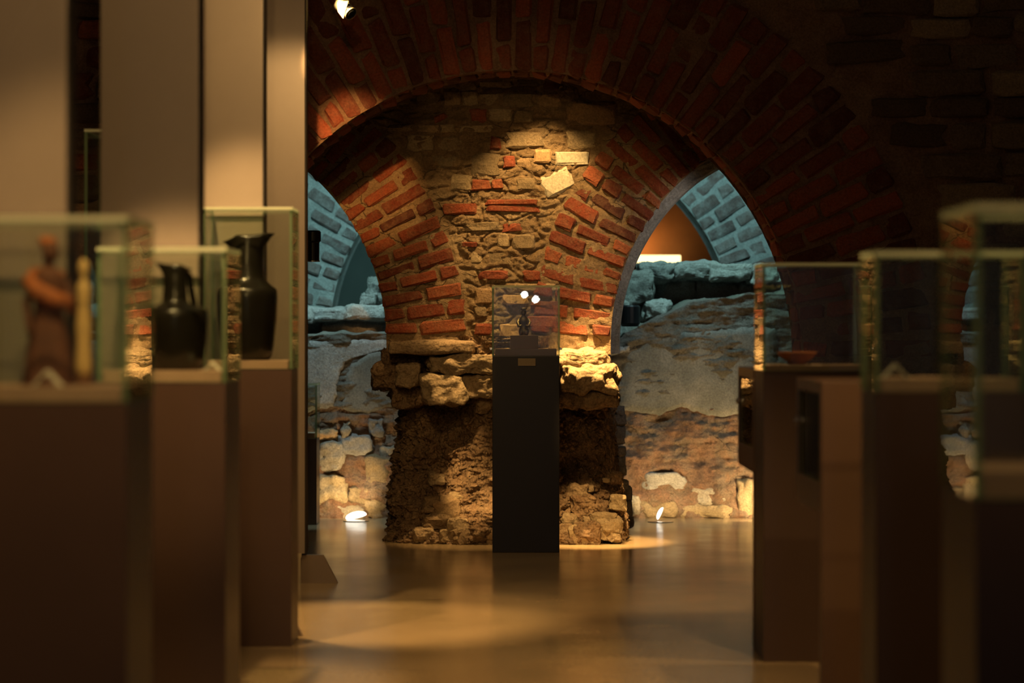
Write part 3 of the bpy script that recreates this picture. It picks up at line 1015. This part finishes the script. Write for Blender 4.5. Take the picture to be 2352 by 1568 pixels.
random.seed(21)
for k, a in enumerate([(1584, 1116, 1668, 1162, 'pale_block'), (1440, 1140, 1466, 1190, 'pale_block'), (1470, 1150, 1560, 1192, 'rubble'), (1480, 1090, 1580, 1130, 'ruin_stone'),
                       (1560, 1160, 1690, 1192, 'rubble'),
                       (728, 1014, 792, 1084, 'pale_block'), (832, 1050, 910, 1128, 'rubble'), (874, 1020, 915, 1074, 'pale_block'), (766, 1158, 836, 1192, 'pale_block'),
                       (838, 1150, 892, 1192, 'rubble'), (728, 1090, 800, 1160, 'rubble'), (800, 1120, 850, 1160, 'rubble'), (770, 1000, 850, 1050, 'ruin_stone'),
                       (846, 960, 880, 1002, 'ruin_stone'), (784, 966, 806, 1006, 'pale_block'), (640, 1080, 728, 1190, 'rubble'), (720, 985, 780, 1014, 'yellow_brick'),
                       (1690, 1100, 1780, 1190, 'rubble'), (1030, 1080, 1120, 1180, 'rubble')]):
    rstone(*a[:4], k + 40, 'ruin_pale' if a[4] == 'pale_block' else a[4], amp=0.035, sub=4)
# upper broken courses, lit cyan from above
for k, (a, b, t, bo, yy) in enumerate([(1436, 1500, 622, 700, 15.05), (1470, 1560, 604, 642, 15.15), (1552, 1640, 603, 640, 15.15), (1632, 1730, 606, 644, 15.12), (1722, 1800, 608, 650, 15.12),
                                       (1490, 1600, 640, 700, 15.38), (1596, 1700, 640, 700, 15.38), (1690, 1800, 640, 700, 15.38), (1404, 1450, 690, 800, 15.0), (1390, 1450, 792, 812, 14.55), (1480, 1540, 690, 735, 14.95),
                                       (560, 724, 704, 742, 14.9), (700, 800, 706, 738, 14.92), (790, 905, 700, 736, 14.9), (600, 740, 730, 772, 15.05), (720, 905, 728, 772, 15.1), (846, 892, 640, 702, 15.1), (826, 866, 672, 706, 15.05), (868, 930, 650, 705, 15.2),
                                       (960, 1060, 690, 770, 15.0), (1060, 1180, 690, 780, 15.0), (1180, 1300, 690, 790, 15.0), (1796, 1900, 610, 700, 15.1), (1900, 2040, 610, 700, 15.1)]):
    rstone(a, t, b, bo, k + 80, 'ruin_stone', yy, 0.5, 0.5, 0.03 if a > 1300 or t < 690 else 0.018, 5)
hole = MB().lathe([(0.0, -0.02), (0.05, -0.02), (0.062, 0.0), (0.062, 0.10), (0.05, 0.11), (0.0, 0.11)], P(1447, 742, 14.75), 20, 1.0, 0.8).build('flood_lamp', 'black_metal')
tag(hole, 'small black round flood lamp resting on the excavated ledge', 'lamp')

# ------------------------------------------------------------------ far arch in cyan light
YB, YBB = 16.8, 17.3
BC = (X(1222, YB), Z(775, YB))
BRR = 465 * YB / FPX
wb = arch_wall('wall_far', BC[0], BC[1], BRR, YB, YBB, 'mortar_pale', 0.016, 6.0, 120, 40)
tag(wb, 'far wall of dusty bricks around a round arch in cyan light', kind='structure')
random.seed(33)
nB = 46
for k in range(nB):
    a = math.pi * (k + 0.5) / nB
    if math.radians(63) < a < math.radians(118):
        continue
    d = (math.cos(a), math.sin(a))
    pat = random.choice([[0.21, 0.21, 0.21], [0.11, 0.21, 0.21, 0.1], [0.21, 0.1, 0.21, 0.11]]) if k % 2 else random.choice([[0.1, 0.22, 0.21, 0.12], [0.16, 0.22, 0.25]])
    r = BRR
    for L in pat:
        c = (BC[0] + d[0] * (r + L / 2), YB + 0.06 + random.uniform(-0.006, 0.02), BC[1] + d[1] * (r + L / 2))
        wt = min((r + L / 2) * math.pi / nB - 0.024, 0.088)
        xd = d if d[0] > 0 else (-d[0], -d[1])
        piece('brick', brick_variant('brick_grey', L), wb, c, xd, (L - 0.006, 0.14, wt * random.uniform(0.85, 1.0)), 0.03)
        r += L + 0.024
z = BC[1] - 0.05
k = 0
while z > 0.9:                      # straight jamb under the left springing
    x = BC[0] - BRR - (0.0 if k % 2 else 0.11)
    if k % 2 == 0:
        piece('brick', brick_variant('brick_grey', 0.1), wb, (x + 0.06, YB + 0.06, z), (1, 0), (0.10, 0.14, 0.068), 0.03)
    for j in range(3):
        piece('brick', brick_variant('brick_grey', 0.21), wb, (x - 0.11 - j * 0.235, YB + 0.06, z), (1, 0), (0.21, 0.14, 0.068 * random.uniform(0.9, 1.05)), 0.03)
    z -= 0.095
    k += 1
we = MB().box(-XW, XW, 20.6, 20.8, 0, CEIL).build('wall_end', plain_mat('ochre_render', (0.26, 0.11, 0.04), 0.85, var=0.15))
tag(we, 'plain rendered end wall glowing orange behind the far arch', kind='structure')
tag(MB().box(-1.9, 0.3, 18.2, 18.35, 0, 3.4, bev=0.01).build('wall_screen', plain_mat('slate_screen', (0.10, 0.12, 0.11), 0.8, var=0.1)), 'dark slate grey screen wall inside the far arch', kind='structure')
lb = empty('light_box', P(1514, 603, 20.35))
tag(lb, 'glowing amber light box on the end wall seen through the far arch', 'lamp')
c0, c1 = P(1440, 603, 20.35), P(1563, 586, 20.35)
MB().box(c0.x, c1.x, 20.30, 20.46, c0.z, c1.z, bev=0.012).build('diffuser', 'lightbox', lb)
MB().box(c0.x - 0.02, c1.x + 0.02, 20.28, 20.48, c0.z - 0.06, c0.z - 0.002).build('housing', 'black_metal', lb)
MB().box(c0.x + 0.1, c0.x + 0.16, 20.46, 20.6, c0.z - 0.05, c0.z - 0.01).build('bracket', 'black_metal', lb)
point('light_box_glow', (c0.x + 0.1, 20.42, c1.z + 0.05), 3.2, AMBER, 0.06)

# ------------------------------------------------------------------ floor lamps at the foot of the excavated wall
def uplight(px, py, d, label, tx, tz, w, tilt, size=1.0):
    """shallow floor lamp: flat ring with a glowing glass cap that leans towards the wall"""
    b = P(px, py, d)
    b.z = 0
    t = empty('floor_uplight', b)
    tag(t, label, 'lamp', 'uplights at the excavated wall')
    MB().lathe([(0.075, 0), (0.078, 0.003), (0.070, 0.006), (0.0, 0.0062)], b, 24).build('mounting_ring', 'steel', t)
    mb = MB().lathe([(0.064, 0.0), (0.064, 0.006), (0.055, 0.017), (0.035, 0.025), (0.0, 0.028)], (0, 0, 0), 24)
    R = Matrix.Rotation(tilt, 4, 'Y') @ Matrix.Rotation(-0.25, 4, 'X')
    mb.v = [R @ (v * size) + b + Vector((0, 0, 0.012 + 0.064 * size * abs(math.sin(tilt)))) for v in mb.v]
    mb.build('lens', 'uplight', t, smooth=True)  # glowing cap also stands in for the lit edge of the floor slab
    spot('uplight_beam', b + Vector((0, -0.02, 0.13)), (tx, 14.5, tz), w, 130, 0.7, (1.0, 0.70, 0.33), 0.04)


uplight(818, 1190, 14.28, 'glowing floor lamp left of the pillar near the farthest upright panel', X(790, 14.5), 0.2, 11, -0.22)
uplight(1517, 1192, 14.22, 'glowing tilted floor lamp just right of the pillar', X(1530, 14.5), 0.25, 13, -1.15, 0.62)
uplight(1785, 1192, 14.22, 'floor lamp half hidden behind the far right cabinet', X(1650, 14.5), 0.22, 30, -0.2)

# ------------------------------------------------------------------ upright panels (steles) along the left
for k, (px, d) in enumerate([(158, 5.45), (460, 7.14), (607, 8.98), (703, 10.82)]):
    xr = X(px, d)
    xl = xr - 0.295
    t = empty('upright_panel', ((xl + xr) / 2, d + 0.06, 0))
    tag(t, ['tall taupe upright panel nearest the camera beside the terracotta figurine showcase', 'tall dark taupe upright panel behind the squat jug showcase',
            'tall lit taupe upright panel directly behind the tall-necked jug showcase', 'farthest tall taupe upright panel with splayed foot beside the arch'][k], 'panel', 'row of upright panels')
    MB().box(xl, xr - 0.006, d, d + 0.10, 0.135, 3.1, bev=0.003).build('board', 'stele', t)
    MB().box(xr - 0.006, xr, d + 0.004, d + 0.10, 0.135, 3.1).build('edge_strip', 'seam', t)
    MB().box(xl + 0.02, xr - 0.03, d + 0.02, d + 0.08, 0.0, 0.14).build('post', 'foot', t)
    MB().box(xl + 0.02, xr - 0.02, d - 0.005, d + 0.012, 0.118, 0.136).build('shelf_strip', 'alu', t)
    for s in (-1, 1):
        xe = xr - 0.024 if s > 0 else xl + 0.024
        f = MB().prism([(xe, 0), (xe + s * 0.165, 0), (xe + s * 0.098, 0.127), (xe, 0.127)], d + 0.02, d + 0.05).build('foot', 'foot', t)
        MB().box(min(xe, xe - s * 0.012), max(xe, xe - s * 0.012), d - 0.008, d + 0.06, 0, 0.127).build('corner_bar', 'alu', t)

# ------------------------------------------------------------------ showcases
def pane(name, x0, x1, y0, y1, z0, z1, parent, edge='edge'):
    dims = (x1 - x0, y1 - y0, z1 - z0)
    ax = dims.index(min(dims))
    mb = MB()
    mb.box(x0, x1, y0, y1, z0, z1)
    c = Vector(((x0 + x1) / 2, (y0 + y1) / 2, (z0 + z1) / 2))
    for i, f in enumerate(mb.f):
        fc = sum((mb.v[j] for j in f), Vector()) / len(f) - c
        h = [abs(fc[k]) / dims[k] for k in range(3)]
        mb.m[i] = 0 if h.index(max(h)) == ax else 1
    return mb.build(name, ['glass', edge], parent)


def hood(parent, x0, x1, y0, y1, z0, z1, t=0.010):
    h = empty('glass_hood', ((x0 + x1) / 2, (y0 + y1) / 2, z0), parent)
    pane('glass_pane', x0, x1, y0, y0 + t, z0, z1 - t, h)
    pane('glass_pane', x0, x1, y1 - t, y1, z0, z1 - t, h)
    pane('glass_pane', x0, x0 + t, y0 + t, y1 - t, z0, z1 - t, h)
    pane('glass_pane', x1 - t, x1, y0 + t, y1 - t, z0, z1 - t, h)
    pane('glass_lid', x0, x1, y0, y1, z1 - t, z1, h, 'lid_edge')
    return h


def showcase(label, x0, x1, y0, y1, zb, zt, mat='plinth', deck=0.03, t=0.010):
    c = empty('showcase', ((x0 + x1) / 2, (y0 + y1) / 2, 0))
    tag(c, label, 'showcase', 'glass showcases on plinths')
    MB().box(x0 + 0.002, x1 - 0.002, y0 + 0.002, y1 - 0.002, 0, zb, bev=0.003).build('plinth', mat, c)
    MB().box(x0 + 0.016, x1 - 0.016, y0 + 0.016, y1 - 0.016, zb, zb + deck, bev=0.002).build('deck', 'deck' if mat != 'plinth_black' else 'plinth_warm', c)
    hood(c, x0, x1, y0, y1, zb + 0.0005, zt, t)
    return c


def clip(parent, x, y, z):
    MB().box(x - 0.008, x + 0.008, y - 0.006, y + 0.006, z, z + 0.012, bev=0.002).build('clip', 'steel', parent)


# centre
xc0, xc1 = X(1130, 12.3), X(1286, 12.3)
cen = showcase('black central showcase standing alone in front of the masonry pillar', xc0, xc1, 12.3, 12.65, 1.0, Z(655, 12.3), 'plinth_black', 0.035, 0.009)
for x in (xc0 - 0.004, xc1 + 0.004):
    clip(cen, x, 12.32, 1.03)
pc = P(1210, 840, 12.3)
MB().box(pc.x - 0.045, pc.x + 0.045, 12.293, 12.302, pc.z, pc.z + 0.038, bev=0.001).build('caption_plate', 'plaque', cen)
bx0, bx1 = X(1172, 12.42), X(1236, 12.42)
stand = MB().box(bx0, bx1, 12.40, 12.54, 1.0355, Z(770, 12.42), bev=0.002).build('display_block', 'plinth_warm')
tag(stand, 'brown display block under the small bronze figurine', 'block')
zf = Z(770, 12.42)
fx = X(1203, 12.47)
fig = empty('bronze_figurine', (fx, 12.47, zf))
tag(fig, 'small dark bronze figurine with a flat cap on the brown block', 'figurine')
mb = MB()
mb.lathe([(0.020, 0), (0.026, 0.004), (0.029, 0.015), (0.028, 0.028), (0.023, 0.038), (0.021, 0.044), (0.025, 0.056), (0.029, 0.068), (0.029, 0.076), (0.024, 0.088), (0.014, 0.098), (0.010, 0.104), (0.010, 0.110)], (fx, 12.47, zf), 24, 0.92, 0.75)
mb.blob((fx, 12.467, zf + 0.117), (0.0145, 0.015, 0.017), 3)
for s in (-1, 1):
    mb.tube([(fx + s * 0.021, 12.47, zf + 0.085), (fx + s * 0.031, 12.462, zf + 0.066), (fx + s * 0.027, 12.448, zf + 0.046), (fx + s * 0.010, 12.444, zf + 0.050)], [0.008, 0.0085, 0.0075, 0.006], 8)
    mb.blob((fx + s * 0.013, 12.452, zf + 0.016), (0.013, 0.012, 0.016), 2)
mb.build('body', 'bronze', fig, smooth=True)
MB().lathe([(0.012, 0), (0.017, 0.003), (0.018, 0.010), (0.016, 0.013), (0.0, 0.0135)], (fx, 12.468, zf + 0.129), 20).build('cap', 'bronze', fig, smooth=True)
MB().lathe([(0.023, 0), (0.023, 0.004), (0.0, 0.0042)], (fx, 12.47, zf), 20).build('base', 'bronze', fig)


def jug(label, x, y, z, h, rb, neck, mirror=1):
    """dark oinochoe: high neck, beaked spout, flat shoulder, near straight body"""
    t = empty('black_jug', (x, y, z))
    tag(t, label, 'jug')
    hs = h * 0.59
    prof = [(rb * 0.72, 0), (rb * 0.80, 0.012), (rb * 0.88, hs * 0.2), (rb * 0.97, hs * 0.55), (rb, hs * 0.85), (rb * 0.985, hs * 0.94), (rb * 0.93, hs * 0.975), (rb * 0.80, hs * 1.01), (neck * 1.10, hs * 1.075), (neck, hs * 1.12), (neck * 0.93, h * 0.80), (neck * 0.86, h * 0.90), (neck * 0.92, h * 0.97), (neck * 1.02, h), (neck * 0.7, h * 0.992), (neck * 0.55, h * 0.93)]
    mb = MB().lathe(prof, (0, 0, 0), 36)
    for v in mb.v:
        if v.z > h * 0.88:
            k = (v.z - h * 0.88) / (h * 0.12)
            cs = mirror * v.x / neck
            v.x += -mirror * 0 + (0.55 * neck * k if cs > 0.5 else (-0.35 * neck * k if cs < -0.6 else 0)) * mirror
            v.z += (0.10 * neck if cs > 0.5 else (-0.35 * neck if cs < -0.6 else 0)) * k
            v.y *= 1 - 0.25 * k
        v += Vector((x, y, z))
    mb.build('vessel', 'black_glaze', t, smooth=True)
    s = -mirror
    MB().tube([(x + s * neck * 0.5, y + neck * 0.85, z + h * 0.95), (x + s * neck * 1.0, y + neck * 1.2, z + h * 0.9), (x + s * neck * 1.1, y + neck * 1.3, z + h * 0.76), (x + s * rb * 0.5, y + rb * 0.6, z + hs * 1.04)], 0.009, 10).build('handle', 'black_glaze', t, smooth=True)
    return t


def card(label, x, y, z, w, rot=0):
    t = empty('caption_card', (x, y, z))
    tag(t, label, 'label card', 'folded caption cards')
    for s in (-1, 1):
        MB().prism([(x + s * w, z), (x + s * (w - 0.004), z), (x, z + w * 1.05 - 0.003), (x, z + w * 1.05 + 0.002)], y, y + 0.045).build('card_leaf', 'card', t)
    return t


# left row
dl = [(-0.795 - 0.36, -0.795, 5.0, 5.36), (-0.795 - 0.36, -0.795, 6.72, 7.08), (X(465, 8.7), X(671, 8.7), 8.7, 8.965)]
L1 = showcase('nearest left showcase with the terracotta figurine inside', *dl[0], 1.0, 1.385, 'plinth', 0.03, 0.012)
L2 = showcase('left showcase with the squat black jug inside', *dl[1], 1.0, 1.375, 'plinth', 0.03, 0.012)
L3 = showcase('taller glass showcase on the left with the high-necked black jug', *dl[2], 1.0, Z(475, 8.7), 'plinth', 0.03, 0.010)
jug('tall black jug with a beaked spout in the high glass showcase', X(567, 8.83), 8.832, 1.031, 0.455, 0.112, 0.066, 1)
jug('squat black jug with a shiny shoulder in the middle left showcase', X(402, 6.9), 6.9, 1.031, 0.30, 0.095, 0.036, -1)
card('folded ivory caption card beside the squat black jug', X(488, 6.82), 6.80, 1.031, 0.022)
card('folded ivory caption card at the foot of the terracotta figurine', X(105, 5.06), 5.06, 1.031, 0.03)
# terracotta figurine
tx, ty, tz = X(112, 5.2), 5.2, 1.031
tf = empty('terracotta_figurine', (tx, ty, tz))
tag(tf, 'draped terracotta figurine with orange shawl in the nearest left showcase', 'figurine')
mb = MB().lathe([(0.050, 0), (0.053, 0.01), (0.048, 0.05), (0.040, 0.11), (0.030, 0.165), (0.031, 0.19), (0.037, 0.215), (0.034, 0.235), (0.016, 0.25), (0.011, 0.256), (0.011, 0.268)], (tx, ty, tz), 30, 1, 0.72)
for v in mb.v:
    a = math.atan2(v.y - ty, v.x - tx)
    k = max(0, 1 - (v.z - tz) / 0.2)
    v.x += 0.004 * math.sin(a * 9) * k
    v.y += 0.004 * math.cos(a * 11) * k
mb.build('robe', 'terracotta_dark', tf, smooth=True)
MB().blob((tx + 0.004, ty - 0.004, tz + 0.286), (0.0185, 0.02, 0.024), 3, 0.002, 40).build('head', 'terracotta_dark', tf, smooth=True)
MB().blob((tx - 0.004, ty + 0.006, tz + 0.306), (0.021, 0.021, 0.014), 3, 0.003, 40).build('hair', 'terracotta', tf, smooth=True)
mb = MB()
mb.tube([(tx - 0.030, ty + 0.004, tz + 0.246), (tx - 0.040, ty - 0.012, tz + 0.222), (tx - 0.020, ty - 0.028, tz + 0.200), (tx + 0.014, ty - 0.030, tz + 0.184), (tx + 0.042, ty - 0.012, tz + 0.176), (tx + 0.046, ty + 0.012, tz + 0.160)], [0.010, 0.017, 0.021, 0.020, 0.016, 0.010], 14)
mb.tube([(tx - 0.030, ty + 0.002, tz + 0.238), (tx, ty + 0.012, tz + 0.248), (tx + 0.030, ty + 0.002, tz + 0.232)], [0.012, 0.010, 0.010], 12)
mb.build('shawl', 'terracotta', tf, smooth=True)
MB().tube([(tx - 0.034, ty, tz + 0.222), (tx - 0.046, ty - 0.004, tz + 0.18), (tx - 0.040, ty - 0.018, tz + 0.135), (tx - 0.034, ty - 0.026, tz + 0.11)], [0.010, 0.010, 0.008, 0.007], 10).build('arm', 'terracotta_dark', tf, smooth=True)
MB().tube([(tx + 0.034, ty, tz + 0.222), (tx + 0.048, ty - 0.004, tz + 0.185), (tx + 0.034, ty - 0.028, tz + 0.165), (tx + 0.012, ty - 0.034, tz + 0.17)], [0.010, 0.010, 0.008, 0.007], 10).build('arm', 'terracotta_dark', tf, smooth=True)
MB().lathe([(0.060, 0), (0.060, 0.006), (0.0, 0.0065)], (tx, ty, tz), 24, 1, 0.8).build('base', 'terracotta_dark', tf)
ix, iy = X(196, 5.28), 5.26
iv = empty('ivory_statuette', (ix, iy, tz))
tag(iv, 'slim yellowed ivory statuette beside the terracotta figurine', 'figurine')
MB().lathe([(0.017, 0.01), (0.018, 0.04), (0.015, 0.09), (0.017, 0.13), (0.0125, 0.17), (0.0155, 0.2), (0.0145, 0.215), (0.006, 0.226), (0.006, 0.234), (0.011, 0.244), (0.0115, 0.258), (0.006, 0.270), (0.0, 0.272)], (ix, iy, tz), 20, 1, 0.8).build('body', 'ivory', iv, smooth=True)
MB().lathe([(0.024, 0), (0.024, 0.010), (0.0, 0.0102)], (ix, iy, tz), 20).build('base', 'terracotta_dark', iv)

# right row
XR = 0.862


def cabinet(label, xl, y0, y1, w):
    """front board down to the floor, glazed box behind it that hangs over a recessed plinth"""
    t = empty('side_cabinet', (xl + w / 2, (y0 + y1) / 2, 0))
    tag(t, label, 'cabinet', 'cabinets with a glazed side niche')
    MB().box(xl, xl + w, y0, y0 + 0.04, 0, 1.0, bev=0.003).build('front_board', 'plinth_warm', t)
    MB().box(xl + 0.07, xl + w, y0 + 0.045, y1, 0, 0.62).build('plinth', 'plinth_black', t)
    MB().box(xl, xl + w, y0 + 0.041, y1, 0.63, 0.715, bev=0.002).build('sill_board', 'plinth_warm', t)
    MB().box(xl, xl + w, y0 + 0.041, y1, 0.965, 1.0, bev=0.002).build('top_board', 'plinth_warm', t)
    MB().box(xl, xl + w, y1 - 0.06, y1, 0.715, 0.965).build('end_board', 'plinth', t)
    MB().box(xl + 0.17, xl + w, y0 + 0.045, y1 - 0.06, 0.715, 0.965).build('back_board', 'plinth_black', t)
    pane('glass_pane', xl + 0.004, xl + 0.012, y0 + 0.045, y1 - 0.064, 0.7155, 0.9645, t)
    b = bmesh.new()
    bmesh.ops.create_cone(b, cap_ends=True, segments=18, radius1=0.011, radius2=0.011, depth=0.012, matrix=Matrix.Translation((xl - 0.004, y1 - 0.03, 0.87)) @ Matrix.Rotation(math.pi / 2, 4, 'Y'))
    mb = MB()
    mb.add_bm(b)
    mb.build('lock', 'steel', t)
    return t


cabinet('far right cabinet with a glazed side niche and gold ornament', XR, 8.62, 9.22, 0.36)
R1 = showcase('far right showcase with the low terracotta bowl inside', XR, XR + 0.36, 8.31, 8.60, 1.0, 1.372, 'plinth', 0.02, 0.010)
cabinet('near right cabinet with a glazed side niche and gilded pot', XR, 6.74, 7.33, 0.36)
R3 = showcase('right showcase with a folded caption card on its deck', XR + 0.003, XR + 0.363, 5.76, 6.0, 1.0, 1.335, 'plinth', 0.03, 0.012)
R4 = showcase('nearest right showcase with a tall hood on a lower plinth', XR, XR + 0.40, 4.5, 4.86, 0.835, 1.385, 'plinth', 0.05, 0.014)
card('folded ivory caption card on the right showcase deck', X(2055, 5.82), 5.80, 1.031, 0.031)
bw = empty('terracotta_bowl', (X(1830, 8.45), 8.45, 1.021))
tag(bw, 'low terracotta bowl in the far right showcase', 'bowl')
MB().lathe([(0.030, 0), (0.034, 0.008), (0.055, 0.022), (0.068, 0.038), (0.070, 0.044), (0.064, 0.042), (0.045, 0.022), (0.0, 0.012)], (X(1830, 8.45), 8.45, 1.021), 28).build('vessel', 'terracotta', bw, smooth=True)
MB().lathe([(0.026, -0.0005), (0.03, 0.004), (0.026, 0.009)], (X(1830, 8.45), 8.45, 1.021), 24).build('foot_ring', 'terracotta_dark', bw, smooth=True)
gp = empty('gilded_pot', (XR + 0.085, 6.98, 0.7155))
tag(gp, 'gilded dark pot with bright rim in the near side niche', 'pot')
q = (XR + 0.085, 6.98, 0.7155)
MB().lathe([(0.03, 0), (0.045, 0.02), (0.058, 0.07), (0.055, 0.12), (0.035, 0.15), (0.028, 0.17), (0.032, 0.185)], q, 26).build('vessel', 'bronze', gp, smooth=True)
MB().lathe([(0.032, 0.185), (0.040, 0.195), (0.042, 0.205), (0.034, 0.208), (0.028, 0.2)], q, 26).build('rim', 'gold', gp, smooth=True)
MB().lathe([(0.0575, 0.085), (0.061, 0.09), (0.0605, 0.105), (0.056, 0.11)], q, 26).build('band', 'gold', gp, smooth=True)
go = empty('gold_ornament', (XR + 0.075, 8.82, 0.7155))
tag(go, 'tall worn gold ornament on a thin stand in the far side niche', 'ornament')
q = (XR + 0.075, 8.82, 0.7155)
MB().lathe([(0.03, 0), (0.03, 0.008), (0.005, 0.012), (0.004, 0.13)], q, 18).build('stand', 'black_metal', go)
mb = MB()
mb.blob((q[0], q[1], q[2] + 0.205), (0.022, 0.035, 0.028), 3, 0.008, 30, 1, 2)
mb.blob((q[0], q[1], q[2] + 0.165), (0.018, 0.028, 0.022), 3, 0.008, 30, 1, 5)
mb.blob((q[0], q[1], q[2] + 0.137), (0.012, 0.02, 0.015), 3, 0.005, 30, 1, 8)
mb.build('pendant', 'gold', go, smooth=True)
spot('niche_lamp_near', (XR + 0.05, 6.98, 0.955), (XR + 0.08, 6.98, 0.7), 0.35, 130, 0.6, WARM, 0.01)
spot('niche_lamp_far', (XR + 0.045, 8.80, 0.955), (XR + 0.075, 8.82, 0.7), 0.35, 130, 0.6, WARM, 0.01)

# tall vitrine behind the second panel, low showcase beyond the last panel
tv = showcase('tall slender glass vitrine glimpsed between the first two upright panels', X(193, 9.6), X(193, 9.6) + 0.34, 9.6, 9.95, 0.55, Z(296, 9.6), 'plinth', 0.03, 0.012)
lc = showcase('low showcase beyond the last upright panel near the excavated wall', X(728, 14.0) - 0.34, X(728, 14.0), 14.0, 14.22, 0.50, Z(880, 14.0), 'plinth', 0.03, 0.012)

# ------------------------------------------------------------------ lamps that show themselves
# ceiling spotlight with bracket, top of the picture
sp = P(802, 29, 11.0)
tl = empty('track_spotlight', sp)
tag(tl, 'small pale metal spotlight with black lens hanging before the brick arch', 'spotlight')
ax = Vector((0.62, -0.52, -0.60)).normalized()
base = sp + Vector((-0.02, 0, 0.02))


def ringpts(o, n, r, k=24):
    a = n.cross(Vector((0, 0, 1))).normalized()
    b = n.cross(a)
    return [o + a * r * math.cos(2 * math.pi * i / k) + b * r * math.sin(2 * math.pi * i / k) for i in range(k)]


def barrel(rings, name, mat, parent):
    mb = MB()
    for o, r in rings:
        mb.v += ringpts(o, ax, r)
    for j in range(len(rings) - 1):
        for k in range(24):
            k2 = (k + 1) % 24
            mb.face((j * 24 + k, j * 24 + k2, (j + 1) * 24 + k2, (j + 1) * 24 + k))
    mb.face(range(23, -1, -1))
    mb.face(range((len(rings) - 1) * 24, len(rings) * 24))
    return mb.build(name, mat, parent, smooth=False)


barrel([(base - ax * 0.05, 0.022), (base - ax * 0.04, 0.032), (base + ax * 0.012, 0.032)], 'housing', 'alu', tl)
barrel([(base + ax * 0.012, 0.029), (base + ax * 0.05, 0.029), (base + ax * 0.052, 0.024)], 'lens_barrel', 'black_metal', tl)
barrel([(base + ax * 0.052, 0.022), (base + ax * 0.056, 0.020)], 'lens', 'lens', tl)
barrel([(base + ax * 0.044, 0.0315), (base + ax * 0.05, 0.0315)], 'ring', 'alu', tl)
MB().tube([base + Vector((-0.01, 0, 0.01)), base + Vector((-0.05, 0, 0.05)), base + Vector((-0.07, 0.02, 0.10))], 0.007, 8).build('bracket', 'alu', tl)
MB().prism([(base.x - 0.03, base.z + 0.02), (base.x - 0.028, base.z - 0.02), (base.x - 0.004, base.z - 0.052), (base.x + 0.004, base.z - 0.02), (base.x + 0.02, base.z + 0.028)], base.y - 0.045, base.y - 0.030).build('barn_door', 'alu', tl)
MB().tube([base + Vector((0.012, 0, 0.012)), base + Vector((0.016, 0, 0.06)), base + Vector((0.0, 0.02, 0.10))], 0.006, 8).build('bracket', 'alu', tl)
MB().tube([base + Vector((-0.035, 0.02, 0.10)), (base.x - 0.035, base.y + 0.02, CEIL)], 0.009, 8).build('drop_rod', 'black_metal', tl)
MB().tube([base + Vector((-0.075, 0.02, 0.10)), base + Vector((0.005, 0.02, 0.10))], 0.009, 8).build('yoke', 'alu', tl)
spot('spotlight_wash', base + Vector((-0.04, -0.5, 0.55)), base, 3.5, 24, 0.5, WARM, 0.02)
# black projector on a pole behind the last panel
pj = P(718, 600, 12.9)
pp = empty('projector_spot', (X(697, 12.9), 12.9, 0))
tag(pp, 'black cylindrical projector lamp on a pole beside the farthest upright panel', 'lamp')
MB().lathe([(0.030, 0), (0.034, 0.006), (0.034, 0.10), (0.036, 0.105), (0.042, 0.11), (0.042, 0.158), (0.036, 0.166), (0.0, 0.168)], (X(719, 12.9), 12.9, Z(601, 12.9)), 26).build('housing', 'black_metal', pp, smooth=False)
MB().lathe([(0.037, 0), (0.037, 0.006), (0.033, 0.008)], (X(719, 12.9), 12.9, Z(601, 12.9)), 26).build('rim', 'steel', pp)
MB().tube([(X(696, 12.9), 12.9, 0.0), (X(696, 12.9), 12.9, CEIL)], 0.012, 10).build('pole', 'black_metal', pp)
MB().tube([(X(697, 12.9), 12.9, Z(560, 12.9)), (X(712, 12.9), 12.9, Z(560, 12.9))], 0.010, 8).build('arm', 'black_metal', pp)
MB().lathe([(0.022, 0), (0.022, 0.012), (0.014, 0.02)], (X(696, 12.9), 12.9, 0), 20).build('base', 'black_metal', pp)
# two round lamps on the entrance wall; the glass of the central showcase mirrors them
for k, (px, py) in enumerate([(1205, 676), (1231, 687)]):
    tot = 12.3 * 2 + 8.9
    c = Vector((X(px, tot), -8.9, Z(py, tot)))
    t = empty('wall_lamp', c)
    tag(t, ['higher round cold white lamp mirrored in the central showcase glass', 'lower round cold white lamp mirrored in the central showcase glass'][k], 'lamp', 'round lamps on the entrance wall')
    for nm, r, y0, y1, mt in (('housing', 0.04, -9.0, -8.93, 'black_metal'), ('lens', 0.026, -8.929, -8.922, 'wall_lamp')):
        mb = MB()
        mb.v += [c + Vector((r * math.cos(2 * math.pi * i / 24), y0 - c.y, r * math.sin(2 * math.pi * i / 24))) for i in range(24)]
        mb.v += [c + Vector((r * math.cos(2 * math.pi * i / 24), y1 - c.y, r * math.sin(2 * math.pi * i / 24))) for i in range(24)]
        for i in range(24):
            i2 = (i + 1) % 24
            mb.face((i, i2, 24 + i2, 24 + i))
        mb.face(range(23, -1, -1))
        mb.face(range(24, 48))
        mb.build(nm, mt, t)
